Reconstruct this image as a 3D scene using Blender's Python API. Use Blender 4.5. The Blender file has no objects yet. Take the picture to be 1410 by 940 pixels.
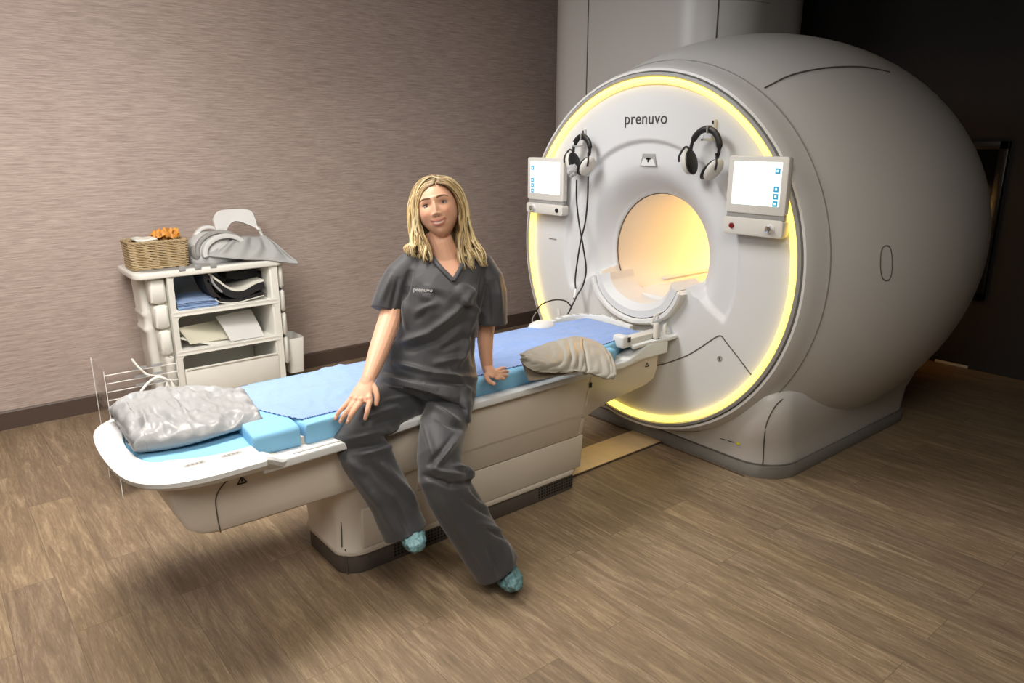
import bpy, bmesh, math, random
import numpy as np
from mathutils import Vector, noise
random.seed(7); RNG = np.random.RandomState(7)
S = bpy.context.scene; COL = S.collection
PI = math.pi

# ------------------------------------------------------------------ camera
FPX, HORY = 1012.0, 188.0
PITCH = math.atan((470 - HORY) / FPX); YAW = math.radians(50.8)
CAM = np.array([0.0, 0.0, 1.75])
_h = np.array([-math.sin(YAW), math.cos(YAW), 0.0]); _u = np.array([0, 0, 1.0])
RT = np.cross(_h, _u); FW = _h * math.cos(PITCH) - _u * math.sin(PITCH); UP = np.cross(RT, FW)
cd = bpy.data.cameras.new('camera'); cam = bpy.data.objects.new('camera', cd); COL.objects.link(cam)
cd.sensor_width = 36; cd.lens = 36 * FPX / 1410; cd.clip_start = 0.05
cam.location = CAM; cam.rotation_euler = (PI / 2 - PITCH, 0, YAW)
S.camera = cam

# ------------------------------------------------------------------ light
w = bpy.data.worlds.new('world'); S.world = w; w.use_nodes = True
w.node_tree.nodes['Background'].inputs[0].default_value = (0.75, 0.72, 0.7, 1)
w.node_tree.nodes['Background'].inputs[1].default_value = 0.02
def area(name, loc, size, power, color, target=None, sy=None, spread=180):
    l = bpy.data.lights.new(name, 'AREA'); l.energy = power; l.color = color
    l.shape = 'RECTANGLE'; l.size = size; l.size_y = sy or size; l.spread = math.radians(spread)
    o = bpy.data.objects.new(name, l); COL.objects.link(o); o.location = loc
    d = Vector(target if target else (loc[0], loc[1], 0)) - Vector(loc)
    o.rotation_euler = d.to_track_quat('-Z', 'Y').to_euler()
    return o
WARM = (1.0, 0.93, 0.84)
area('ceiling_light_table', (-2.9, 0.9, 2.97), 0.7, 27, WARM, None, 0.7, 150)
area('ceiling_light_wall', (-3.4, 0.4, 2.97), 0.6, 60, (1, 0.93, 0.86), (-5.2, 0.9, 1.2), 2.6, 160)
area('ceiling_light_scanner', (-3.1, 1.9, 2.97), 0.8, 18, (0.97, 0.98, 1.0), (-2.9, 3.1, 1.2), 0.8, 140)
area('ceiling_light_room', (-0.6, 1.2, 2.97), 1.4, 46, (1, 0.92, 0.80), (-1.0, 1.7, 0), 1.6, 150)
area('camera_fill_light', (-0.4, -0.9, 2.97), 1.6, 34, (1, 0.95, 0.9), (-2.2, 1.2, 0.8), 1.2, 170)  # unseen soft fill added above the camera side to flatten contrast
S.view_settings.view_transform = 'Standard'; S.view_settings.look = 'None'
S.view_settings.exposure = 0.55; S.view_settings.gamma = 1.0; S.view_settings.use_curve_mapping = False

# ------------------------------------------------------------------ helpers
def at(x, y, D=None, X=None, Y=None, Z=None):
    """world point on the sight line of photo pixel x,y at a known depth or plane"""
    d = FW + RT * (x - 705) / FPX + UP * (470 - y) / FPX
    if D is not None: t = D
    elif X is not None: t = (X - CAM[0]) / d[0]
    elif Y is not None: t = (Y - CAM[1]) / d[1]
    else: t = (Z - CAM[2]) / d[2]
    return CAM + d * t
WO = {}
def link(name, me, mats, parent=None, sharp=35, smooth=True):
    o = bpy.data.objects.new(name, me); COL.objects.link(o)
    if not isinstance(mats, (list, tuple)): mats = [mats]
    for m in mats: me.materials.append(m)
    n = len(me.vertices); co = np.empty(n * 3); me.vertices.foreach_get('co', co); co = co.reshape(-1, 3)
    if smooth:
        me.shade_smooth()
        if sharp: me.set_sharp_from_angle(angle=math.radians(sharp))
    mn, mx = co.min(0), co.max(0)
    org = np.array([(mn[0] + mx[0]) / 2, (mn[1] + mx[1]) / 2, mn[2]])
    co = co - org; me.vertices.foreach_set('co', co.ravel()); me.update()
    if parent is not None:
        o.parent = parent; o.location = org - WO[parent.name]
    else: o.location = org
    WO[o.name] = org
    return o
def empty(name, loc):
    o = bpy.data.objects.new(name, None); COL.objects.link(o); o.location = loc; o.empty_display_size = .1
    WO[o.name] = np.array(loc, float); return o
def tag(o, label=None, cat=None, group=None, kind=None):
    if label: o['label'] = label
    if cat: o['category'] = cat
    if group: o['group'] = group
    if kind: o['kind'] = kind
    return o
class MB:
    def __init__(s): s.v = []; s.f = []; s.mi = []; s.cur = 0
    def add(s, vs, fs):
        b = len(s.v); s.v += [tuple(map(float, v)) for v in vs]
        for f in fs: s.f.append(tuple(i + b for i in f)); s.mi.append(s.cur)
        return s
    def build(s, name, mats, parent=None, bevel=0, seg=2, sharp=35, smooth=True, weld=False, sub=0):
        me = bpy.data.meshes.new(name); me.from_pydata(s.v, [], s.f); me.update()
        me.polygons.foreach_set('material_index', s.mi)
        bm = bmesh.new(); bm.from_mesh(me)
        if weld: bmesh.ops.remove_doubles(bm, verts=bm.verts, dist=1e-5)
        bmesh.ops.recalc_face_normals(bm, faces=bm.faces)
        if bevel:
            es = [e for e in bm.edges if len(e.link_faces) == 2 and e.calc_face_angle(0) > math.radians(32)]
            bmesh.ops.bevel(bm, geom=es, offset=bevel, segments=seg, profile=.5, affect='EDGES', clamp_overlap=True)
        bm.to_mesh(me); bm.free()
        o = link(name, me, mats, parent, sharp, smooth)
        if sub:
            md = o.modifiers.new('sub', 'SUBSURF'); md.levels = sub; md.render_levels = sub
        return o
    def box(s, c, d, rz=0):
        c = np.array(c, float); h = np.array(d, float) / 2; vs = []
        cr, sr = math.cos(rz), math.sin(rz)
        for sx in (-1, 1):
            for sy in (-1, 1):
                for sz in (-1, 1):
                    x, y = sx * h[0], sy * h[1]
                    vs.append(c + [x * cr - y * sr, x * sr + y * cr, sz * h[2]])
        return s.add(vs, [(0, 1, 3, 2), (4, 6, 7, 5), (0, 4, 5, 1), (2, 3, 7, 6), (0, 2, 6, 4), (1, 5, 7, 3)])
    def bb(s, a, b):
        a = np.array(a, float); b = np.array(b, float); return s.box((a + b) / 2, np.abs(b - a))
    def loft(s, rings, cap=True, close=True):
        n = len(rings[0]); vs = [p for r in rings for p in r]; fs = []
        for i in range(len(rings) - 1):
            for j in range(n if close else n - 1):
                k = (j + 1) % n
                fs.append((i * n + j, i * n + k, (i + 1) * n + k, (i + 1) * n + j))
        if cap:
            fs.append(tuple(range(n - 1, -1, -1))); b = (len(rings) - 1) * n
            fs.append(tuple(range(b, b + n)))
        return s.add(vs, fs)
    def tube(s, path, r, n=8, squash=1.0, side=None, cap=True):
        P = [np.array(p, float) for p in path]; m = len(P)
        if not hasattr(r, '__len__'): r = [r] * m
        rings = []; prev = None
        for i in range(m):
            t = P[min(i + 1, m - 1)] - P[max(i - 1, 0)]; t = t / (np.linalg.norm(t) + 1e-9)
            a = side if side is not None else (prev if prev is not None else (np.array([0, 0, 1.]) if abs(t[2]) < .9 else np.array([1., 0, 0])))
            a = np.array(a, float); a = a - t * (a @ t); a /= (np.linalg.norm(a) + 1e-9); prev = a
            b = np.cross(t, a)
            rings.append([P[i] + r[i] * (math.cos(2 * PI * k / n) * a + squash * math.sin(2 * PI * k / n) * b) for k in range(n)])
        return s.loft(rings, cap)
    def ell(s, path, sec, side, n=20):
        """loft of ellipses: sec=[(r_side, r_other)] ; path points ; side vector(s)"""
        P = [np.array(p, float) for p in path]; m = len(P); rings = []
        for i in range(m):
            t = P[min(i + 1, m - 1)] - P[max(i - 1, 0)]; t = t / np.linalg.norm(t)
            a = np.array(side[i] if isinstance(side, list) else side, float); a = a - t * (a @ t); a /= np.linalg.norm(a); b = np.cross(t, a)
            rings.append([P[i] + sec[i][0] * math.cos(2 * PI * k / n) * a + sec[i][1] * math.sin(2 * PI * k / n) * b for k in range(n)])
        return s.loft(rings)
    def sphere(s, c, r, n=16, m=10, ax=None):
        c = np.array(c, float); r = np.array(r if hasattr(r, '__len__') else (r, r, r), float)
        A = np.eye(3) if ax is None else np.array(ax)
        vs = [c + (np.array([0, 0, 1.]) * r) @ A]; 
        for i in range(1, m):
            th = PI * i / m
            for j in range(n):
                ph = 2 * PI * j / n
                vs.append(c + (np.array([math.sin(th) * math.cos(ph), math.sin(th) * math.sin(ph), math.cos(th)]) * r) @ A)
        vs.append(c + (np.array([0, 0, -1.]) * r) @ A); fs = []
        for j in range(n): fs.append((0, 1 + j, 1 + (j + 1) % n))
        for i in range(m - 2):
            for j in range(n):
                k = (j + 1) % n; fs.append((1 + i * n + j, 1 + (i + 1) * n + j, 1 + (i + 1) * n + k, 1 + i * n + k))
        L = len(vs) - 1
        for j in range(n): fs.append((L, 1 + (m - 2) * n + (j + 1) % n, 1 + (m - 2) * n + j))
        return s.add(vs, fs)
    def poly_x(s, pts, x0, x1):
        """(y,z) outline extruded along x"""
        return s.loft([[(x0, y, z) for y, z in pts], [(x1, y, z) for y, z in pts]])
    def poly_z(s, pts, z0, z1):
        return s.loft([[(x, y, z0) for x, y in pts], [(x, y, z1) for x, y in pts]])
    def poly_y(s, pts, y0, y1):
        return s.loft([[(x, y0, z) for x, z in pts], [(x, y1, z) for x, z in pts]])
    def grid(s, G, thick=0):
        G = np.array(G, float); a, b = G.shape[:2]
        if thick:
            du = np.gradient(G, axis=0); dv = np.gradient(G, axis=1); N = np.cross(du, dv)
            N /= (np.linalg.norm(N, axis=2, keepdims=True) + 1e-9)
            A = G + N * thick / 2; B = G - N * thick / 2
            vs = list(A.reshape(-1, 3)) + list(B.reshape(-1, 3)); o = a * b; fs = []
            for i in range(a - 1):
                for j in range(b - 1):
                    q = (i * b + j, i * b + j + 1, (i + 1) * b + j + 1, (i + 1) * b + j)
                    fs.append(q); fs.append(tuple(o + k for k in q[::-1]))
            bd = [(i, 0) for i in range(a)] + [(a - 1, j) for j in range(1, b)] + [(i, b - 1) for i in range(a - 2, -1, -1)] + [(0, j) for j in range(b - 2, 0, -1)]
            bd = [i * b + j for i, j in bd]
            for k in range(len(bd)):
                p, q = bd[k], bd[(k + 1) % len(bd)]; fs.append((p, q, q + o, p + o))
            return s.add(vs, fs)
        fs = [(i * b + j, i * b + j + 1, (i + 1) * b + j + 1, (i + 1) * b + j) for i in range(a - 1) for j in range(b - 1)]
        return s.add(list(G.reshape(-1, 3)), fs)
def catmull(P, n):
    P = np.array(P, float); m = len(P); out = []
    Q = np.concatenate([[2 * P[0] - P[1]], P, [2 * P[-1] - P[-2]]])
    for k in range(n):
        t = k / (n - 1) * (m - 1); i = min(int(t), m - 2); f = t - i
        a, b, c, d = Q[i], Q[i + 1], Q[i + 2], Q[i + 3]
        out.append(.5 * (2 * b + (c - a) * f + (2 * a - 5 * b + 4 * c - d) * f * f + (3 * b - a - 3 * c + d) * f ** 3))
    return np.array(out)
def patch(ctrl, nu, nv):
    R = np.array([catmull(r, nv) for r in ctrl]); return np.stack([catmull(R[:, j], nu) for j in range(nv)], axis=1)
def rrect(cx, cy, hx, hy, r, n=6):
    pts = []
    for (sx, sy, a0) in ((1, 1, 0), (-1, 1, 90), (-1, -1, 180), (1, -1, 270)):
        for k in range(n + 1):
            a = math.radians(a0 + 90 * k / n); pts.append((cx + sx * (hx - r) + r * math.cos(a), cy + sy * (hy - r) + r * math.sin(a)))
    return pts
def nz(p, s=1.0, o=0):
    return noise.noise(Vector((p[0] * s + o, p[1] * s + o * 1.7, p[2] * s - o)))
def txt(body, size, loc, xdir, zdir, mat, name, parent, ext=.0008, align='CENTER', space=1.0):
    c = bpy.data.curves.new(name, 'FONT'); c.body = body; c.size = size; c.extrude = ext; c.align_x = align; c.align_y = 'CENTER'; c.space_character = space
    o = bpy.data.objects.new('tmp', c); COL.objects.link(o)
    bpy.context.view_layer.update()
    me = bpy.data.meshes.new_from_object(o.evaluated_get(bpy.context.evaluated_depsgraph_get())); bpy.data.objects.remove(o)
    n = len(me.vertices); co = np.empty(n * 3); me.vertices.foreach_get('co', co); co = co.reshape(-1, 3)
    X = np.array(xdir, float); X /= np.linalg.norm(X); Yv = np.array(zdir, float); Yv -= X * (X @ Yv); Yv /= np.linalg.norm(Yv); N = np.cross(X, Yv)
    co = np.array(loc) + co[:, :1] * X + co[:, 1:2] * Yv + co[:, 2:] * N
    me.vertices.foreach_set('co', co.ravel()); me.update()
    return link(name, me, mat, parent, smooth=False)

# ------------------------------------------------------------------ materials
def mat(name, color, rough=.5, metal=0, bump=None, emit=None, alpha=None, trans=0, ior=1.45, coat=0, sheen=0, sss=0, var=None):
    m = bpy.data.materials.new(name); m.use_nodes = True; nt = m.node_tree; b = nt.nodes['Principled BSDF']
    c = tuple(color) + (1,); b.inputs['Base Color'].default_value = c; b.inputs['Roughness'].default_value = rough
    b.inputs['Metallic'].default_value = metal; b.inputs['IOR'].default_value = ior
    if trans: b.inputs['Transmission Weight'].default_value = trans
    if coat: b.inputs['Coat Weight'].default_value = coat
    if sheen: b.inputs['Sheen Weight'].default_value = sheen; b.inputs['Sheen Roughness'].default_value = .5
    if sss: b.inputs['Subsurface Weight'].default_value = sss; b.inputs['Subsurface Radius'].default_value = (.01, .004, .002)
    if alpha is not None: b.inputs['Alpha'].default_value = alpha
    if emit: b.inputs['Emission Color'].default_value = tuple(emit[:3]) + (1,); b.inputs['Emission Strength'].default_value = emit[3]
    tc = nt.nodes.new('ShaderNodeTexCoord')
    sc, st, dist = bump if bump else (140, .06, .001)
    n = nt.nodes.new('ShaderNodeTexNoise'); n.inputs['Scale'].default_value = sc; n.inputs['Detail'].default_value = 4
    nt.links.new(tc.outputs['Object'], n.inputs['Vector'])
    bp = nt.nodes.new('ShaderNodeBump'); bp.inputs['Strength'].default_value = st; bp.inputs['Distance'].default_value = dist
    nt.links.new(n.outputs['Fac'], bp.inputs['Height']); nt.links.new(bp.outputs['Normal'], b.inputs['Normal'])
    vs, va = var if var else (6, .04)
    n2 = nt.nodes.new('ShaderNodeTexNoise'); n2.inputs['Scale'].default_value = vs; n2.inputs['Detail'].default_value = 3
    nt.links.new(tc.outputs['Object'], n2.inputs['Vector'])
    mx = nt.nodes.new('ShaderNodeMix'); mx.data_type = 'RGBA'
    mx.inputs[6].default_value = tuple(v * (1 - va) for v in color) + (1,); mx.inputs[7].default_value = tuple(min(1, v * (1 + va)) for v in color) + (1,)
    nt.links.new(n2.outputs['Fac'], mx.inputs[0]); nt.links.new(mx.outputs[2], b.inputs['Base Color'])
    return m
def srgb(r, g, b):
    return tuple(((v / 255) / 12.92 if v / 255 <= .04045 else ((v / 255 + .055) / 1.055) ** 2.4) for v in (r, g, b))
M = {}
M['shell'] = mat('shell_white', srgb(206, 205, 203), .32, bump=(3, .02, .002), var=(2, .015))
M['face'] = mat('face_white', srgb(208, 210, 212), .5, var=(2, .015))
M['grey_lip'] = mat('grey_lip', srgb(150, 150, 148), .4)
M['skirt'] = mat('grey_skirt', srgb(128, 126, 122), .5)
M['vent'] = mat('grey_vent', srgb(96, 90, 84), .6)
M['seam'] = mat('dark_seam', srgb(92, 88, 82), .6)
M['seamlt'] = mat('light_seam', srgb(176, 174, 170), .5)
M['ring'] = mat('ring_glow', (1, .8, .3), .5, emit=(1.0, .68, .10, 1.7))
M['boreglow'] = mat('bore_glow', (1, .8, .5), .5, emit=(1.0, .50, .12, 5))
M['white'] = mat('white_plastic', srgb(216, 217, 217), .35)
M['offwhite'] = mat('offwhite_plastic', srgb(208, 206, 200), .42)
M['table'] = mat('table_white', srgb(214, 206, 194), .4)
M['rim'] = mat('rim_white', srgb(218, 221, 222), .4)
M['blue'] = mat('pad_blue', srgb(132, 190, 226), .7, bump=(60, .15, .002))
M['sheet'] = mat('sheet_blue', srgb(136, 164, 216), .8, bump=(18, .35, .01), sheen=.1)
M['stitch'] = mat('stitch_dark', srgb(50, 60, 95), .8)
M['greycloth'] = mat('grey_vinyl', srgb(150, 152, 154), .36, bump=(14, .35, .01))
M['greycloth2'] = mat('grey_vinyl_warm', srgb(172, 168, 158), .5, bump=(16, .3, .01))
M['black'] = mat('black_rubber', (.012, .012, .013), .45)
M['screen'] = mat('screen_white', (.8, .9, .85), .2, emit=(.70, .84, .80, .48))
M['scrgray'] = mat('screen_grey', (.5, .6, .6), .3, emit=(.62, .72, .70, .8))
M['scrblue'] = mat('screen_blue', (.02, .2, .35), .3, emit=(.02, .18, .30, .8))
M['dgrey'] = mat('dark_grey', srgb(60, 60, 62), .5)
M['red'] = mat('red_button', srgb(120, 20, 24), .4)
M['chrome'] = mat('chrome', (.7, .7, .7), .2, metal=1)
M['paper'] = mat('paper', srgb(222, 222, 214), .7)
M['orange'] = mat('orange_wrap', srgb(214, 150, 70), .5, bump=(60, .6, .004), var=(40, .35))
M['wicker'] = mat('wicker', srgb(170, 150, 116), .8, bump=(220, .8, .003), var=(60, .35))
M['lblue'] = mat('folded_blue', srgb(140, 166, 205), .85, bump=(40, .3, .003))
M['blackpad'] = mat('black_pad', (.015, .015, .017), .8)
M['acrylic'] = mat('clear_acrylic', (.98, .98, .98), .05, trans=1.0, ior=1.02, alpha=.25)
M['acredge'] = mat('acrylic_edge', (.92, .92, .92), .2, alpha=.8)
M['teal'] = mat('shoe_teal', srgb(100, 136, 142), .5, bump=(70, .7, .006), var=(50, .12))
M['blackwall'] = mat('black_paint', srgb(46, 45, 47), .85, bump=(60, .1, .002))
M['basebd'] = mat('brown_baseboard', srgb(84, 70, 62), .5)
M['yellow'] = mat('yellow_dot', srgb(205, 200, 40), .5)
M['cart'] = mat('cart_white', srgb(226, 226, 220), .38)
M['cartin'] = mat('cart_inner', srgb(186, 186, 170), .5)
M['beigeplate'] = mat('floor_plate', srgb(232, 206, 160), .4, var=(14, .12))

def wall_mat():
    m = bpy.data.materials.new('grasscloth'); m.use_nodes = True; nt = m.node_tree; b = nt.nodes['Principled BSDF']
    b.inputs['Roughness'].default_value = .75
    tc = nt.nodes.new('ShaderNodeTexCoord')
    def streak(sx, sz, det, off=0):
        mp = nt.nodes.new('ShaderNodeMapping'); mp.inputs['Scale'].default_value = (1, sx, sz); mp.inputs['Location'].default_value = (off, off, 0)
        nt.links.new(tc.outputs['Object'], mp.inputs[0]); n = nt.nodes.new('ShaderNodeTexNoise'); n.inputs['Scale'].default_value = 1; n.inputs['Detail'].default_value = det
        n.inputs['Roughness'].default_value = .65
        nt.links.new(mp.outputs[0], n.inputs['Vector']); return n
    a = streak(5, 160, 5); c = streak(14, 420, 3, 5); e = streak(.8, 2.5, 2, 9)
    ad = nt.nodes.new('ShaderNodeMath'); ad.operation = 'MULTIPLY_ADD'; ad.inputs[1].default_value = .6
    nt.links.new(a.outputs['Fac'], ad.inputs[0]); 
    m2 = nt.nodes.new('ShaderNodeMath'); m2.operation = 'MULTIPLY'; m2.inputs[1].default_value = .4
    nt.links.new(c.outputs['Fac'], m2.inputs[0]); nt.links.new(m2.outputs[0], ad.inputs[2])
    r = nt.nodes.new('ShaderNodeValToRGB'); r.color_ramp.elements[0].position = .34; r.color_ramp.elements[1].position = .66
    r.color_ramp.elements[0].color = srgb(146, 129, 121) + (1,); r.color_ramp.elements[1].color = srgb(206, 191, 183) + (1,)
    nt.links.new(ad.outputs[0], r.inputs[0])
    mx = nt.nodes.new('ShaderNodeMix'); mx.data_type = 'RGBA'; mx.blend_type = 'MULTIPLY'; mx.inputs[0].default_value = .35
    r2 = nt.nodes.new('ShaderNodeValToRGB'); r2.color_ramp.elements[0].position = .3; r2.color_ramp.elements[1].position = .7
    r2.color_ramp.elements[0].color = (.82, .8, .8, 1); r2.color_ramp.elements[1].color = (1, 1, 1, 1)
    nt.links.new(e.outputs['Fac'], r2.inputs[0]); nt.links.new(r.outputs[0], mx.inputs[6]); nt.links.new(r2.outputs[0], mx.inputs[7])
    nt.links.new(mx.outputs[2], b.inputs['Base Color'])
    bp = nt.nodes.new('ShaderNodeBump'); bp.inputs['Strength'].default_value = .35; bp.inputs['Distance'].default_value = .002
    nt.links.new(ad.outputs[0], bp.inputs['Height']); nt.links.new(bp.outputs[0], b.inputs['Normal'])
    return m
def floor_mat():
    m = bpy.data.materials.new('plank_floor'); m.use_nodes = True; nt = m.node_tree; b = nt.nodes['Principled BSDF']
    tc = nt.nodes.new('ShaderNodeTexCoord'); L = nt.links
    mp = nt.nodes.new('ShaderNodeMapping'); mp.inputs['Location'].default_value = (.36, -.037, 0); L.new(tc.outputs['Object'], mp.inputs[0])
    def brick(c1, c2, mo, ms):
        br = nt.nodes.new('ShaderNodeTexBrick'); br.offset = .37; br.offset_frequency = 2; br.squash = 1
        br.inputs['Scale'].default_value = 1; br.inputs['Brick Width'].default_value = 1.22; br.inputs['Row Height'].default_value = .183
        br.inputs['Mortar Size'].default_value = ms; br.inputs['Mortar Smooth'].default_value = 0
        br.inputs['Color1'].default_value = c1; br.inputs['Color2'].default_value = c2; br.inputs['Mortar'].default_value = mo
        L.new(mp.outputs[0], br.inputs['Vector']); return br
    br = brick((0, 0, 0, 1), (1, 1, 1, 1), (.5, .5, .5, 1), .0012)
    # grain, shifted per plank
    sh = nt.nodes.new('ShaderNodeVectorMath'); sh.operation = 'MULTIPLY_ADD'; sh.inputs[1].default_value = (7, 13, 3)
    L.new(br.outputs['Color'], sh.inputs[0]); L.new(tc.outputs['Object'], sh.inputs[2])
    def grain(sc, det, rough=.6, dist=0):
        g = nt.nodes.new('ShaderNodeMapping'); g.inputs['Scale'].default_value = sc; L.new(sh.outputs[0], g.inputs[0])
        n = nt.nodes.new('ShaderNodeTexNoise'); n.inputs['Scale'].default_value = 1; n.inputs['Detail'].default_value = det; n.inputs['Roughness'].default_value = rough
        n.inputs['Distortion'].default_value = dist; L.new(g.outputs[0], n.inputs['Vector']); return n
    g1 = grain((2.6, 26, 1), 8, .72, 1.2); g2 = grain((16, 190, 1), 5, .8); g3 = grain((1.1, 5.5, 1), 3, .5, 1.0)
    r1 = nt.nodes.new('ShaderNodeValToRGB'); e = r1.color_ramp.elements; e[0].position = .28; e[0].color = srgb(84, 71, 58) + (1,); e[1].position = .72; e[1].color = srgb(204, 184, 153) + (1,)
    k = r1.color_ramp.elements.new(.5); k.color = srgb(141, 122, 99) + (1,)
    a1 = nt.nodes.new('ShaderNodeMath'); a1.operation = 'MULTIPLY_ADD'; a1.inputs[1].default_value = .5; L.new(g1.outputs['Fac'], a1.inputs[0])
    a2 = nt.nodes.new('ShaderNodeMath'); a2.operation = 'MULTIPLY_ADD'; a2.inputs[1].default_value = .32; L.new(g2.outputs['Fac'], a2.inputs[0])
    a3 = nt.nodes.new('ShaderNodeMath'); a3.operation = 'MULTIPLY'; a3.inputs[1].default_value = .18; L.new(g3.outputs['Fac'], a3.inputs[0])
    L.new(a3.outputs[0], a2.inputs[2]); L.new(a2.outputs[0], a1.inputs[2]); L.new(a1.outputs[0], r1.inputs[0])
    # plank tone
    r2 = nt.nodes.new('ShaderNodeValToRGB'); e = r2.color_ramp.elements; e[0].color = (.84, .83, .86, 1); e[1].color = (1.0, .99, .95, 1)
    L.new(br.outputs['Color'], r2.inputs[0])
    mx = nt.nodes.new('ShaderNodeMix'); mx.data_type = 'RGBA'; mx.blend_type = 'MULTIPLY'; mx.inputs[0].default_value = 1
    L.new(r1.outputs[0], mx.inputs[6]); L.new(r2.outputs[0], mx.inputs[7])
    m3 = nt.nodes.new('ShaderNodeMix'); m3.data_type = 'RGBA'; mf = nt.nodes.new('ShaderNodeMath'); mf.operation = 'MULTIPLY'; mf.inputs[1].default_value = .45; L.new(br.outputs['Fac'], mf.inputs[0]); L.new(mf.outputs[0], m3.inputs[0]); L.new(mx.outputs[2], m3.inputs[6]); m3.inputs[7].default_value = srgb(62, 50, 40) + (1,)
    L.new(m3.outputs[2], b.inputs['Base Color']); b.inputs['Roughness'].default_value = .48
    bp = nt.nodes.new('ShaderNodeBump'); bp.inputs['Strength'].default_value = .25; bp.inputs['Distance'].default_value = .002
    L.new(a1.outputs[0], bp.inputs['Height']); L.new(bp.outputs[0], b.inputs['Normal'])
    return m

# ------------------------------------------------------------------ the room
XW, XR, YN, YB, ZC = -5.28, 1.6, -1.8, 6.25, 3.0
def slab(name, a, b, m):
    me = MB().bb(a, b).build(name, m, smooth=False); me['kind'] = 'structure'; return me
fl = slab('floor', (XW - .1, YN - .1, -.1), (XR + .1, YB + .1, 0), floor_mat())
# put the texture origin at the world origin
for o_ in (fl,):
    co = np.array([v.co[:] for v in o_.data.vertices]) + np.array(o_.location); o_.data.vertices.foreach_set('co', co.ravel()); o_.location = (0, 0, 0); WO[o_.name] = np.zeros(3)
slab('wall_left', (XW - .1, YN - .1, 0), (XW, YB + .1, ZC), wall_mat())
slab('wall_back', (XW, YB, 0), (XR, YB + .1, ZC), M['blackwall'])
slab('wall_right', (XR, YN - .1, 0), (XR + .1, YB + .1, ZC), M['blackwall'])
slab('wall_front', (XW, YN - .1, 0), (XR, YN, ZC), mat('beige_wall', srgb(150, 138, 128), .8))
slab('ceiling', (XW - .1, YN - .1, ZC), (XR + .1, YB + .1, ZC + .1), mat('ceiling_tile', srgb(170, 166, 160), .9))
b = MB().poly_y([(XW, 0), (XW + .014, 0), (XW + .014, .108), (XW + .008, .118), (XW, .118)], YN, YB).build('baseboard_left', M['basebd'], smooth=False); b['kind'] = 'structure'
b = MB().bb((XW + .02, YB - .014, 0), (XR, YB, .11)).build('baseboard_back', M['blackwall'], smooth=False); b['kind'] = 'structure'
# observation window in the black back wall
wf = MB()
x0, x1, z0, z1 = -3.3, -1.97, .55, 1.72
for a, c in (((x0, z1 - .06), (x1, z1)), ((x0, z0), (x1, z0 + .06)), ((x0, z0), (x0 + .06, z1)), ((x1 - .06, z0), (x1, z1))):
    wf.bb((a[0], YB - .05, a[1]), (c[0], YB, c[1]))
wf = wf.build('window_1', mat('black_frame', (.012, .012, .013), .3), bevel=.004); wf['kind'] = 'structure'
gl = MB().bb((x0 + .06, YB - .022, z0 + .06), (x1 - .06, YB - .016, z1 - .06)).build('window_pane', mat('dark_glass', (.006, .006, .007), .08), wf, smooth=False)

# ------------------------------------------------------------------ MRI scanner
AX, AZ = -2.67, 1.115
scn = empty('mri_scanner', (AX, 4.0, 0))
tag(scn, 'huge white egg-shaped MRI scanner with a glowing yellow ring around its bore', 'scanner')
EY, ER, EL = 4.17, 1.215, 1.735
NR = 96
def ringpts(y, r, n=NR, ax=AX, az=AZ): return [(ax + r * math.sin(2 * PI * k / n), y, az + r * math.cos(2 * PI * k / n)) for k in range(n)]
def er(y): return ER * math.sqrt(max(0, 1 - ((y - EY) / EL) ** 2))
prof = [(3.14, .955), (3.105, .955), (3.09, .962), (3.092, .974), (3.112, .985)]
prof += [(3.112 + (3.22 - 3.112) * t, .985 + (er(3.22) - .985) * t) for t in (.33, .66)]
prof += [(y, er(y)) for y in np.linspace(3.22, 5.2, 34)] + [(5.24, er(5.24) - .06), (5.26, .8), (5.26, .36)]
m = MB(); m.loft([ringpts(y, r) for y, r in prof], cap=False); m.build('shell', M['shell'], scn, sharp=50)
# grey lip between ring and shell
m = MB(); m.loft([ringpts(y, r) for y, r in [(3.14, .932), (3.082, .934), (3.076, .940), (3.082, .954), (3.13, .957)]], cap=False)
m.build('grey_lip', M['grey_lip'], scn, sharp=50)
# light ring
m = MB(); m.loft([ringpts(y, r) for y, r in [(3.13, .898), (3.086, .899), (3.078, .905), (3.076, .922), (3.080, .931), (3.13, .932)]], cap=False)
m.build('light_ring', M['ring'], scn, sharp=60)
# front face: dished around the bore, full apron under it
BR = .347
def sm(a, b, t):
    t = min(1, max(0, (t - a) / (b - a))); return t * t * (3 - 2 * t)
def facey(x, z):
    dx, dz = x - AX, z - AZ; r = math.hypot(dx, dz)
    y = 3.10
    dish = .022 * (1 - sm(.60, .625, math.hypot(dx, (dz + .0)) )) + .204 * (1 - sm(BR - .10, .54, r)) ** 1.6
    # apron: below two lines falling outward from the bore's lower sides
    line = (AZ - .105) - (abs(dx) - .30) * .62
    k = sm(-.012, .012, z - line)
    return y + dish * k
NB, NT = 60, 240
rs = [BR + (.90 - BR) * (i / NB) for i in range(NB + 1)]
G = [[(AX + r * math.sin(2 * PI * k / NT), facey(AX + r * math.sin(2 * PI * k / NT), AZ + r * math.cos(2 * PI * k / NT)), AZ + r * math.cos(2 * PI * k / NT)) for k in range(NT)] for r in rs]
# bore edge rolled inwards
lip = [[(AX + (BR - .012 * math.sin(a)) * math.sin(2 * PI * k / NT), G[0][k][1] + .012 * (1 - math.cos(a)), AZ + (BR - .012 * math.sin(a)) * math.cos(2 * PI * k / NT)) for k in range(NT)] for a in (PI / 2, PI / 4)]
m = MB(); m.loft(lip + G, cap=False); m.build('front_face', M['face'], scn, sharp=60)
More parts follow.
